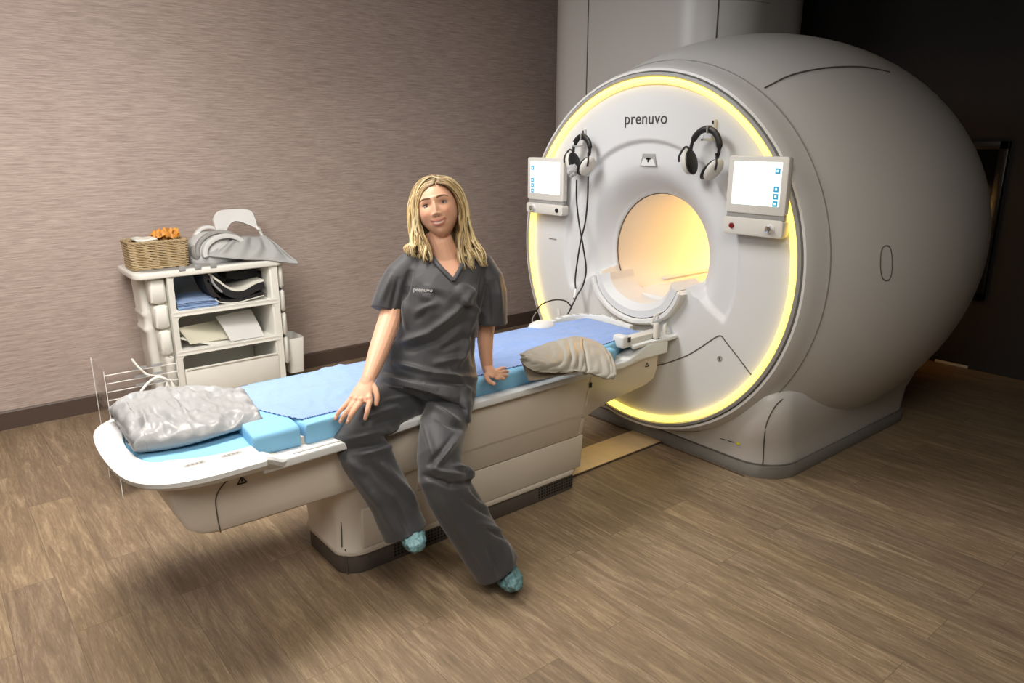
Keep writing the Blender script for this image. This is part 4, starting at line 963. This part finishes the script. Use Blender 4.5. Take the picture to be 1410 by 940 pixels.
# head frame
HS = 1.06
HC = at(602.5, 287, D=2.95)
roll, yaw = math.radians(12.5), math.radians(1.5)
uph = UP * math.cos(roll) - RT * math.sin(roll); rth = RT * math.cos(roll) + UP * math.sin(roll)
zh = -FW * math.cos(yaw) - rth * math.sin(yaw); xh = np.cross(uph, zh)
def HP(x, y, z): return HC + HS * (x * xh + y * uph + z * zh)
def g(d, s): return math.exp(-(d / s) ** 2)
def headpt(d):
    dx, dy, dz = d
    x, y, z = .076 * dx, .113 * dy, .092 * dz
    lo = max(0, -dy); hi = max(0, dy)
    x *= 1 - .24 * sm(.25, 1.0, lo)
    if dz < 0: z = z * (1 - .50 * sm(.1, .8, lo)) * 1.03
    else: z = z * (1 - .04 * lo) + .004 * sm(.2, .9, lo) * dz
    if dz > 0: z -= .006 * sm(.55, 1, hi)
    if dz > 0:
        ax_ = abs(x)
        z -= .0125 * g(ax_ - .031, .019) * g(y - .003, .012)          # sockets
        z += .0040 * g(ax_ - .031, .015) * g(y - .0115, .0042) + .0030 * g(ax_ - .031, .014) * g(y + .0065, .004)
        z += .0042 * g(ax_ - .028, .024) * g(y - .024, .009)           # brow
        z += .0035 * g(x, .03) * g(y - .05, .03)
        if -.055 < y < .03:                                            # nose
            t = max(0, min(1, (.012 - y) / .048)); prof_ = (.005 + .0165 * t) * (1 if y > -.036 else max(0, 1 - ((-.036 - y) / .011) ** 1.3))
            z += prof_ * g(x, .0078 + .0035 * t)
            z += .0085 * g(ax_ - .0125, .0055) * g(y + .037, .0065)
            z -= .003 * g(ax_ - .007, .004) * g(y + .045, .003)
        z += .0065 * g(ax_ - .043, .017) * g(y + .030, .017)           # cheeks
        z -= .0022 * g(ax_ - .033, .006) * g(y + .056, .012)           # smile fold
        z += .0045 * g(x, .032) * g(y + .066, .016)
        wl = 1 - (x / .031) ** 2; cy = -.0665 + .0078 * (x / .025) ** 2
        if wl > 0:
            z += .0036 * wl * g(y - (cy + .0058), .0032) + .0046 * wl * g(y - (cy - .0075), .0048) - .0050 * wl ** .5 * g(y - cy, .0022)
        z -= .0025 * g(ax_ - .029, .005) * g(y + .060, .005)
        z += .0075 * g(x, .018) * g(y + .100, .012)
        z -= .0025 * g(x, .02) * g(y + .083, .005)
    return HP(x, y, z)
def head_mb(mb):
    n, mm = 150, 150; vs = [headpt((0, 1, 0))]
    for i in range(1, mm):
        th = PI * i / mm
        for j in range(n):
            ph = 2 * PI * j / n; vs.append(headpt((math.sin(th) * math.sin(ph), math.cos(th), math.sin(th) * math.cos(ph))))
    vs.append(headpt((0, -1, 0))); fs = [(0, 1 + j, 1 + (j + 1) % n) for j in range(n)]
    for i in range(mm - 2):
        for j in range(n):
            k = (j + 1) % n; fs.append((1 + i * n + j, 1 + (i + 1) * n + j, 1 + (i + 1) * n + k, 1 + i * n + k))
    L = len(vs) - 1
    fs += [(L, 1 + (mm - 2) * n + (j + 1) % n, 1 + (mm - 2) * n + j) for j in range(n)]
    mb.add(vs, fs)
B = MB(); head_mb(B)
for s in (-1, 1):                                                        # ears
    B.sphere(HP(s * .072, -.004, -.008), (.030 * HS, .011 * HS, .018 * HS), 14, 10, [zh, xh, uph][0:3] if False else [uph, xh, zh])
# neck and torso
B.ell(pa([(600, 318, 2.99), (608, 335, 2.99), (612, 350, 3.0), (615, 362, 3.01), (616, 372, 3.02)]), [(.052, .050), (.050, .050), (.054, .052), (.070, .058), (.10, .06)], RT)
tor = [(616, 356, 3.02, .062, .045), (616, 364, 3.015, .135, .062), (615, 380, 3.01, .150, .078), (612, 400, 3.00, .150, .098), (608, 430, 3.01, .140, .102), (604, 460, 3.03, .130, .098), (601, 485, 3.05, .135, .10), (598, 515, 3.07, .155, .11), (598, 540, 3.09, .165, .115), (598, 556, 3.10, .12, .10)]
B.ell(pa([t[:3] for t in tor]), [t[3:] for t in tor], RT, 28)
B.sphere(at(590, 405, D=2.93), (.055, .05, .05)); B.sphere(at(634, 405, D=2.935), (.055, .05, .05))
# arms
def limb(L, n=16): B.ell(pa([t[:3] for t in L]), [(t[3], t[4] if len(t) > 4 else t[3]) for t in L], RT, n)
limb([(572, 364, 3.01, .045), (556, 372, 3.0, .050), (547, 395, 2.99, .047), (540, 420, 2.975, .043), (536, 440, 2.955, .044), (531, 456, 2.92, .044), (522, 482, 2.86, .040), (514, 504, 2.81, .033), (507, 522, 2.772, .0265), (504, 530, 2.765, .027)])
limb([(655, 366, 3.03, .045), (671, 376, 3.04, .050), (675, 400, 3.05, .046), (673, 425, 3.07, .041), (669, 448, 3.095, .037), (668, 470, 3.12, .034), (669, 490, 3.145, .029), (671, 505, 3.165, .0245), (673, 511, 3.17, .024)])
# legs (inside the trousers) down to the feet
limb([(570, 548, 3.07, .070), (535, 562, 2.96, .062), (504, 588, 2.85, .055), (497, 606, 2.82, .050), (510, 640, 2.82, .048), (535, 682, 2.84, .040), (556, 716, 2.88, .032), (563, 727, 2.88, .028), (568, 738, 2.835, .026), (570, 745, 2.79, .020)])
limb([(616, 552, 3.06, .070), (609, 590, 2.94, .062), (606, 630, 2.83, .055), (608, 650, 2.81, .050), (632, 690, 2.85, .048), (660, 735, 2.92, .040), (682, 768, 2.975, .030), (692, 782, 2.985, .028), (699, 793, 2.94, .026), (703, 800, 2.90, .020)])
# hands
def chain(P, r): B.tube(catmull(P, 14), list(np.interp(np.linspace(0, 1, 14), np.linspace(0, 1, len(r)), r)), 10); B.sphere(P[-1], r[-1], 10, 8)
B.ell(pa([(508, 519, 2.775), (504, 529, 2.76), (499, 539, 2.742), (496, 547, 2.73), (494, 553, 2.722)]), [(.026, .020), (.031, .018), (.038, .017), (.042, .0155), (.038, .012)], RT + UP * .12, 20)
chain(pa([(497, 535, 2.745), (484, 548, 2.728), (475, 558, 2.712), (467, 567, 2.705), (461.5, 576, 2.712)]), [.011, .0102, .0092, .0085, .0075])
chain(pa([(499, 538, 2.745), (489, 552, 2.718), (481, 562, 2.700), (474, 571, 2.694), (469, 580, 2.702)]), [.012, .0110, .0100, .0092, .0080])
chain(pa([(502, 540, 2.745), (496, 553, 2.714), (489, 563, 2.696), (483, 572, 2.690), (479, 581, 2.698)]), [.012, .0112, .0102, .0093, .0082])
chain(pa([(507, 538, 2.745), (509, 551, 2.716), (507, 561, 2.702), (505, 569, 2.698), (503, 576, 2.706)]), [.012, .0112, .0102, .0092, .0080])
chain(pa([(512, 528, 2.765), (517, 538, 2.752), (519, 547, 2.745), (518, 556, 2.742)]), [.013, .0125, .0108, .0090])
for (x, y, d) in ((484, 547, 2.722), (490, 549, 2.714), (497, 550, 2.71), (508, 548, 2.712)): B.sphere(at(x, y, D=d + .004), .0105, 10, 8)
zt = lambda x, y, z: at(x, y, Z=z)
B.ell([zt(671, 503, .800), zt(675, 511, .783), zt(680, 515, .772), zt(685, 516, .769)], [(.024, .020), (.029, .017), (.036, .015), (.036, .012)], np.array([.55, -.75, 0]) * 1.0, 18)
for (x0_, y0_, x1_, y1_, r_) in ((684, 520, 694, 521, .0095), (687, 517, 698, 517, .0098), (688, 513, 699, 511.5, .0096), (686, 509, 695, 506.5, .0088)):
    a_, c_ = zt(x0_, y0_, .770), zt(x1_, y1_, .762); chain([zt(678, 513, .775), a_, (a_ + c_) / 2 + [0, 0, .003], c_], [.011, r_, r_ * .92, r_ * .8])
chain([zt(671, 512, .778), zt(670, 519, .770), zt(674, 525, .764), zt(680, 528, .762)], [.013, .012, .0105, .009])
bme = solidify_remesh(B, .0025, 2, .4)
# skin colours: lips, cheeks, teeth, plus painted shade on lids and nostrils
co = getco(bme); rel = (co - HC) / HS; lx, ly, lz = rel @ xh, rel @ uph, rel @ zh
base = np.array(srgb(222, 174, 146)); lip = np.array(srgb(192, 118, 106)); blush = np.array(srgb(226, 156, 134)); dark = np.array(srgb(90, 46, 42)); teeth = np.array(srgb(222, 206, 196))
colr = np.tile(base, (len(co), 1)); onhead = (lz > .05)
def blend(c, wgt):
    global colr
    wgt = np.clip(wgt, 0, 1)[:, None]; colr = colr * (1 - wgt) + c * wgt
blend(blush, onhead * .5 * np.exp(-((np.abs(lx) - .042) / .018) ** 2 - ((ly + .03) / .018) ** 2))
cy = -.0665 + .0078 * (lx / .025) ** 2; wl = np.clip(1 - (lx / .0295) ** 2, 0, 1)
blend(lip, onhead * (wl > 0) * np.exp(-((ly - cy + .0006) / (.0135 * np.sqrt(wl) + .0004)) ** 8) * .85)
blend(teeth, onhead * np.exp(-((ly - cy) / (.0034 * np.sqrt(np.clip(1 - (lx / .019) ** 2, 0, 1)) + .0003)) ** 4) * (np.abs(lx) < .019))
blend(np.array(srgb(150, 96, 78)), onhead * .5 * np.exp(-((np.abs(lx) - .031) / .017) ** 2 - ((ly - .010) / .007) ** 2))  # eye socket shade painted into the upper lids
blend(dark, onhead * .8 * np.exp(-((np.abs(lx) - .0068) / .0032) ** 2 - ((ly + .0455) / .0018) ** 2))  # shadow of the nostrils painted into the skin colour
at_ = bme.color_attributes.new('Col', 'FLOAT_COLOR', 'POINT'); at_.data.foreach_set('color', np.concatenate([colr, np.ones((len(co), 1))], 1).ravel())
def attr_mat(name, rough, bump, sss=0, spec=.5, aniso=False):
    m = mat(name, (.8, .8, .8), rough, bump=bump, sss=sss); nt = m.node_tree; a = nt.nodes.new('ShaderNodeVertexColor'); a.layer_name = 'Col'
    nt.links.new(a.outputs['Color'], nt.nodes['Principled BSDF'].inputs['Base Color']); nt.nodes['Principled BSDF'].inputs['Specular IOR Level'].default_value = spec; return m
body = link('body', bme, attr_mat('skin', .48, (300, .12, .001), .12, .4), pers, 0)
# eyes
m_eye = mat('eye_white', srgb(176, 166, 160), .25); m_iris = mat('iris', srgb(58, 52, 44), .2); m_hairdark = mat('brow_hair', srgb(128, 98, 74), .8)
for s in (-1, 1):
    m = MB(); m.sphere(HP(s * .0315, .002, .0655), (.0125 * HS, .0105 * HS, .0118 * HS), 20, 14, [xh, uph, zh]); ey = m.build('eye', m_eye, body, sharp=0)
    m = MB(); m.sphere(HP(s * .0315 + .0005, .002, .0655 + .0065), .0060 * HS, 16, 10, [xh, uph, zh]); m.build('iris', m_iris, ey, sharp=0)
def onface(x, y, lift=.001):
    """point on the head surface in front, by its sculpting function"""
    dy = max(-.99, min(.99, y / .113)); r = math.sqrt(1 - dy * dy); narrow = 1 - .24 * sm(.25, 1.0, max(0, -dy))
    dx = max(-r, min(r, x / .076 / narrow)); dz = math.sqrt(max(0, 1 - dy * dy - dx * dx)); p = headpt((dx, dy, dz)); return p + zh * lift
for s in (-1, 1):
    m = MB(); m.tube([HP(s * .0315 + dx_, .003 + .0048 - .0040 * (dx_ / .016) ** 2, .0775 - .0045 * (abs(dx_) / .016) ** 1.5) for dx_ in np.linspace(-.0165, .0165, 14)], [.0007, .0012, .0016, .0018, .0019, .002, .002, .002, .002, .0019, .0018, .0016, .0012, .0007], 6); m.build('eyelashes', mat('lash', srgb(48, 34, 28), .7), body)
    m = MB()
    pts = [onface(s * t, .0235 + .0045 * math.sin((t - .012) / .042 * PI * .75) - .003 * (t > .045) * (t - .045) / .009, .0008) for t in np.linspace(.011, .054, 16)]
    m.tube(pts, [.0020, .0032, .0038, .0040, .0040, .0040, .0038, .0036, .0034, .0031, .0028, .0025, .0021, .0017, .0012, .0007], 6, 1, side=uph); m.build('eyebrow', m_hairdark, body)
# fingernails of the hand on the knee
m_nail = mat('nail', srgb(226, 186, 170), .25)
for (x, y, d) in ((462, 574.5, 2.702), (469.5, 578, 2.692), (479.5, 579, 2.688), (503.5, 574, 2.697)):
    m = MB(); m.sphere(at(x, y, D=d), (.0052, .0068, .0025), 12, 8, [RT, UP, FW]); m.build('fingernail', m_nail, body)

# ---------------- scrub top
T = MB()
ts = [(616, 346, 3.01, .060, .050), (616, 353, 3.01, .112, .064), (616, 362, 3.005, .165, .078), (614, 380, 3.0, .172, .100), (611, 402, 2.99, .168, .118), (607, 428, 2.995, .162, .122), (603, 455, 3.015, .158, .120), (600, 478, 3.03, .168, .124), (593, 503, 3.04, .200, .132), (588, 525, 3.04, .208, .145)]
P = pa([t[:3] for t in ts]) + [at(583, 548, D=3.02), at(581, 556, D=3.01)]
sd = [RT] * 8 + [RT - UP * .10, RT - UP * .22, RT - UP * .33, RT - UP * .36]
T.ell(P, [t[3:] for t in ts] + [(.206, .164), (.204, .164)], sd, 36)
T.sphere(at(590, 405, D=2.925), (.062, .056, .056)); T.sphere(at(634, 405, D=2.93), (.062, .056, .056))
T.ell(pa([(580, 359, 3.01), (566, 366, 3.005), (551, 381, 2.995), (541, 398, 2.985), (534, 416, 2.975), (530.5, 428, 2.97)]), [(.050, .052), (.060, .060), (.064, .064), (.063, .062), (.062, .062), (.063, .062)], RT - UP * .2, 24)
T.ell(pa([(648, 360, 3.02), (662, 366, 3.03), (673, 384, 3.035), (677, 405, 3.045), (678, 428, 3.06), (678, 446, 3.07)]), [(.050, .052), (.060, .060), (.064, .064), (.064, .062), (.064, .062), (.065, .062)], RT, 24)
# hanging side corner of the hem
T.ell(pa([(630, 540, 2.98), (640, 558, 2.955), (644, 574, 2.94), (646, 582, 2.938)]), [(.055, .05), (.035, .045), (.014, .035), (.006, .02)], RT, 16)
tme = solidify_remesh(T, .0045, 5, .5)
FT = [((552, 472), (590, 458), 5, .010), ((590, 458), (628, 430), 5, .010), ((628, 430), (655, 398), 5, .008), ((560, 482), (600, 470), 5, -.008), ((600, 470), (640, 442), 6, -.008),
      ((655, 425), (640, 480), 4.5, .010), ((646, 470), (630, 505), 4, .008), ((650, 440), (652, 500), 4, -.007), ((600, 500), (640, 490), 5, .008), ((545, 500), (590, 512), 4, .009), ((590, 512), (655, 520), 4, .008),
      ((530, 512), (580, 524), 3.5, -.008), ((580, 524), (655, 530), 3.5, -.008), ((528, 520), (600, 535), 3.5, .006), ((565, 375), (556, 412), 3.5, -.009), ((557, 412), (560, 450), 4, .007), ((572, 430), (600, 418), 5, .006), ((575, 395), (610, 412), 6, -.005), ((640, 412), (664, 432), 4, .007), ((664, 378), (660, 440), 3.5, -.009),
      ((575, 440), (590, 425), 4, -.005), ((538, 380), (525, 415), 4, .006), ((548, 385), (540, 425), 3.5, -.005), ((686, 385), (690, 430), 4, .005), ((672, 395), (674, 440), 4, -.004), ((610, 480), (648, 462), 4, -.006), ((615, 505), (655, 545), 4, .006), ((530, 527), (590, 543), 1.8, -.004), ((590, 543), (640, 564), 1.8, -.004)]
fold_disp(tme, FT, .0045, 9, 3)
# cut the V neck and shape the edge
bm = bmesh.new(); bm.from_mesh(tme); co = np.array([v.co[:] for v in bm.verts]); PX = proj(co); dep = (co - CAM) @ FW
def inside(px_, poly):
    c = np.zeros(len(px_), bool); n = len(poly)
    for i in range(n):
        x1_, y1_ = poly[i]; x2_, y2_ = poly[(i + 1) % n]
        cond = ((y1_ > px_[:, 1]) != (y2_ > px_[:, 1])); xi_ = (x2_ - x1_) * (px_[:, 1] - y1_) / ((y2_ - y1_) + 1e-9) + x1_
        c ^= cond & (px_[:, 0] < xi_)
    return c
VN = [(590, 330), (595, 352), (604, 364), (623.5, 384), (633, 370), (640, 355), (643, 330)]
kill = inside(PX, VN) & (dep < 3.06)
bm.verts.ensure_lookup_table(); bmesh.ops.delete(bm, geom=[bm.verts[i] for i in np.nonzero(kill)[0]], context='VERTS'); bm.to_mesh(tme); bm.free()
m_scrub = mat('scrub_charcoal', srgb(57, 58, 62), .6, bump=(420, .25, .001), sheen=.25, var=(30, .06))
top = link('scrub_top', tme, m_scrub, pers, 0)
# V collar band laid on the chest surface
tco = getco(tme) + WO[top.name]; tpx = proj(tco); tdep = (tco - CAM) @ FW
def front_of(x, y, lift=.003, rad=5):
    k = (np.abs(tpx[:, 0] - x) < rad) & (np.abs(tpx[:, 1] - y) < rad)
    return at(x, y, D=(tdep[k].min() if k.any() else 2.95) - lift)
for path in ([(592, 346), (596, 354), (605, 366), (615, 376.5), (624, 386)], [(642, 346), (640, 356), (634, 369), (629, 378), (624, 386)]):
    P = catmull([front_of(*q_) for q_ in path], 24); m = MB(); m.tube(P, .0085, 10, .35, side=RT); m.build('collar', m_scrub, top)
m = MB(); P = catmull([front_of(x, y, .0015) for x, y in [(512, 421), (525, 426), (540, 430), (552, 430)]], 16)
# chest lettering
c0 = front_of(581, 399, .0035, 4); txt('prenuvo', .0225, c0 + RT * .004, RT - UP * .04, UP, mat('thread_white', srgb(205, 205, 208), .7), 'chest_lettering', top)
# ---------------- trousers
Q = MB()
Q.ell(pa([(595, 522, 3.08), (595, 540, 3.08), (594, 556, 3.07), (594, 568, 3.05)]), [(.165, .120), (.185, .130), (.18, .125), (.12, .10)], RT - UP * .15, 28)
Q.ell(pa([(575, 542, 3.07), (550, 552, 3.0), (524, 566, 2.91), (503, 584, 2.835), (493, 604, 2.80), (503, 625, 2.80), (521, 655, 2.81), (540, 690, 2.83), (551, 716, 2.845), (558, 733, 2.85)]),
      [(.095, .10), (.098, .10), (.098, .098), (.098, .094), (.098, .088), (.098, .088), (.092, .088), (.086, .088), (.086, .09), (.088, .092)], [RT + UP * .5] * 4 + [RT] * 2 + [RT + UP * .35] * 4, 28)
Q.ell(pa([(622, 548, 3.06), (614, 575, 2.98), (607, 605, 2.88), (605, 632, 2.81), (608, 654, 2.79), (619, 678, 2.81), (638, 710, 2.85), (658, 742, 2.895), (674, 766, 2.925), (684, 782, 2.94)]),
      [(.095, .10), (.093, .098), (.090, .094), (.085, .090), (.090, .088), (.095, .086), (.095, .086), (.095, .088), (.096, .092), (.098, .095)], [RT] * 5 + [RT + UP * .45] * 5, 28)
Q.sphere(at(640, 655, D=2.80), (.034, .05, .03))
qme = solidify_remesh(Q, .0045, 5, .5)
FQ = [((470, 606), (545, 590), 5, .009), ((475, 620), (530, 612), 5, -.008), ((500, 625), (548, 612), 4, .008), ((545, 560), (500, 575), 4, .006), ((548, 575), (520, 583), 3.5, -.006), ((560, 545), (515, 556), 3.5, .006),
      ((480, 640), (520, 690), 7, .007), ((510, 640), (560, 690), 6, -.007), ((530, 640), (578, 695), 5, .007), ((515, 680), (545, 735), 6, .006), ((545, 690), (562, 735), 4, -.006), ((470, 625), (500, 650), 5, .005),
      ((580, 570), (600, 640), 5, .006), ((590, 555), (632, 580), 4, .008), ((600, 575), (634, 590), 4, -.006), ((634, 595), (600, 645), 4, .010), ((625, 600), (592, 640), 4, -.006), ((585, 655), (620, 668), 4, -.010), ((620, 668), (652, 664), 4, -.010), ((590, 645), (640, 655), 4.5, .008),
      ((625, 640), (650, 648), 4, .010), ((650, 670), (668, 700), 5, -.007), ((640, 690), (690, 715), 4, -.008), ((648, 680), (685, 712), 4, .008), ((600, 680), (640, 740), 7, .006), ((670, 728), (704, 742), 4, -.008), ((660, 720), (702, 735), 4, .007), ((640, 730), (672, 785), 6, .007), ((670, 750), (685, 790), 4.5, -.007), ((695, 745), (705, 775), 4, .006)]
fold_disp(qme, FQ, .005, 8, 11)
trs = link('trousers', qme, m_scrub, pers, 0)
# ---------------- shoe covers
def shoe(L, name):
    K = MB(); K.ell(pa([t[:3] for t in L]), [(t[3], t[4]) for t in L], RT, 22); K.sphere(at(*L[-1][:2], D=L[-1][2]), (L[-1][3] * .9, L[-1][3] * .8, L[-1][4]), 14, 10, [RT, -FW, UP])
    me = solidify_remesh(K, .0035, 3, .5); co, no = getco(me), getno(me)
    v = np.array([abs(noise.noise(Vector(p * 34))) + .5 * abs(noise.noise(Vector(p * 70))) for p in co]); co += no * (.006 - .016 * v)[:, None]; co[:, 2] = np.maximum(co[:, 2], .004)
    me.vertices.foreach_set('co', co.ravel()); me.update(); return link(name, me, M['teal'], pers, 0)
shoe([(556, 708, 2.88, .045, .050), (563, 724, 2.88, .045, .060), (568, 737, 2.83, .047, .045), (571, 746, 2.78, .042, .034), (573, 752, 2.745, .032, .024)], 'shoe_cover')
shoe([(685, 768, 2.99, .045, .050), (693, 782, 2.985, .046, .060), (700, 793, 2.945, .050, .045), (704, 800, 2.90, .046, .036), (706.5, 806, 2.865, .034, .024)], 'shoe_cover')

# ---------------- hair
hv = MB(); hcol = []
blond = np.array(srgb(200, 176, 126)); lightb = np.array(srgb(236, 222, 180)); brown = np.array(srgb(88, 64, 42)); mid = np.array(srgb(140, 110, 72))
def strand(P, r0, tone, n=26, root=.35):
    C_ = catmull(P, n); b0 = len(hv.v)
    rad = [r0 * (.55 + .6 * math.sin(PI * min(1, .15 + .8 * i / (n - 1)))) * (1 if i < n - 3 else (n - i) / 4) for i in range(n)]
    hv.tube(C_, rad, 5)
    for i in range(n):
        t = i / (n - 1); c_ = brown * max(0, 1 - t / root) * .75 + tone * (1 - .75 * max(0, 1 - t / root))
        hcol.extend([c_] * 5)
def tone():
    k = RNG.rand(); return blond * (1 - k) + (lightb if RNG.rand() < .45 else (mid if RNG.rand() < .6 else brown)) * k
PART = [(603, 258), (601, 250), (600, 243), (602, 240)]
def mk(side, u, v, wave):
    """u: 0 next to the face .. 1 outermost ; v: 0 front layer .. 1 back layer"""
    if side < 0:
        inn = [(598, 253, 2.868), (585, 261, 2.872), (577.5, 277, 2.885), (577, 296, 2.90), (580, 314, 2.915), (588, 332, 2.91), (593, 350, 2.90), (592, 366, 2.898)]
        out = [(600, 242, 2.93), (581, 247, 2.945), (568, 263, 2.96), (563, 288, 2.965), (564, 314, 2.965), (563, 333, 2.955), (556, 341, 2.94), (562, 352, 2.93)]
    else:
        inn = [(601, 252, 2.868), (615, 255, 2.872), (629, 270, 2.895), (635, 290, 2.92), (633, 312, 2.93), (632, 334, 2.925), (634, 355, 2.915), (646, 378, 2.905)]
        out = [(602, 242, 2.93), (619, 245, 2.945), (634, 258, 2.965), (643, 282, 2.975), (647, 310, 2.97), (656, 334, 2.955), (671, 350, 2.94), (672, 368, 2.94)]
    P = []
    for i, (a, c_) in enumerate(zip(inn, out)):
        q_ = np.array(a) * (1 - u) + np.array(c_) * u; t = i / 7
        ph = wave[0] + t * wave[1]; amp = 6.5 * t ** 1.6 * wave[2]
        q_[0] += (u - .5) * 5 * max(0, t - .6) + amp * math.sin(ph) + RNG.randn() * .5; q_[1] += amp * .4 * math.cos(ph) + RNG.randn() * .4
        q_[2] += v * .10 * (1 - .35 * t) * (1 if u > .3 else .4) + RNG.randn() * .002
        P.append(at(q_[0], q_[1], D=q_[2]))
    cut = RNG.rand() ** 1.5 * .28
    C_ = catmull(P, 30); C_ = C_[:int(30 * (1 - cut))]
    return C_[::2]
for side in (-1, 1):
    for k in range(520):
        u = RNG.rand() ** .9; v = RNG.rand() ** 1.5
        cl = int(u * 9); wave = ((cl * 1.7 + side + (v * 2)) % 6.28, 9.5 + (cl % 4), .7 + .5 * ((cl * 37) % 5) / 5)
        strand(mk(side, u, v * .9, wave), .0017 + .0012 * RNG.rand(), tone(), 26)
# crown and back of the head
for k in range(420):
    th = (RNG.rand() * 2 - 1) * PI * .58 + PI; ph0 = .05 * RNG.randn()
    P = []
    for t in np.linspace(0, 1, 9):
        el = PI / 2 - t * 1.75; rr = 1.05 + .02 * RNG.randn()
        if el > -.2:
            d = (math.cos(el) * math.sin(th + ph0), math.sin(el), math.cos(el) * math.cos(th + ph0)); p = HP(.080 * d[0] * rr, .117 * d[1] * rr, .099 * d[2] * rr)
        else:
            p = P[-1] + np.array([0, 0, -.035])
        P.append(p)
    for t in range(4): P.append(P[-1] + np.array([.004 * RNG.randn(), .004 * RNG.randn(), -.035]))
    strand(P, .0030, tone(), 22, .75)
# strands combed from the parting over the forehead edge and temples
for k in range(300):
    s = -1 if k % 2 else 1; st = .42 + .58 * RNG.rand(); P = []
    for t in np.linspace(0, 1, 8):
        el0 = .98 - .62 * st; a0 = s * (.03 + t * 1.45); el = (PI / 2) * (.62 + .34 * st) * (1 - t ** 1.6 * .80) + .10 * math.sin(t * PI)
        d = (math.cos(el) * math.sin(a0), math.sin(el), math.cos(el) * math.cos(a0))
        P.append(HP(.0785 * d[0] * 1.03, .1165 * d[1] * 1.03, .0975 * d[2] * 1.0))
    strand(P, .0026, tone(), 20, .7)
hme = bpy.data.meshes.new('hair'); hme.from_pydata(hv.v, [], hv.f); hme.update()
a = hme.color_attributes.new('Col', 'FLOAT_COLOR', 'POINT'); a.data.foreach_set('color', np.concatenate([np.array(hcol), np.ones((len(hcol), 1))], 1).ravel())
link('hair', hme, attr_mat('hair', .42, (200, .1, .001), 0, .5), pers, 0)
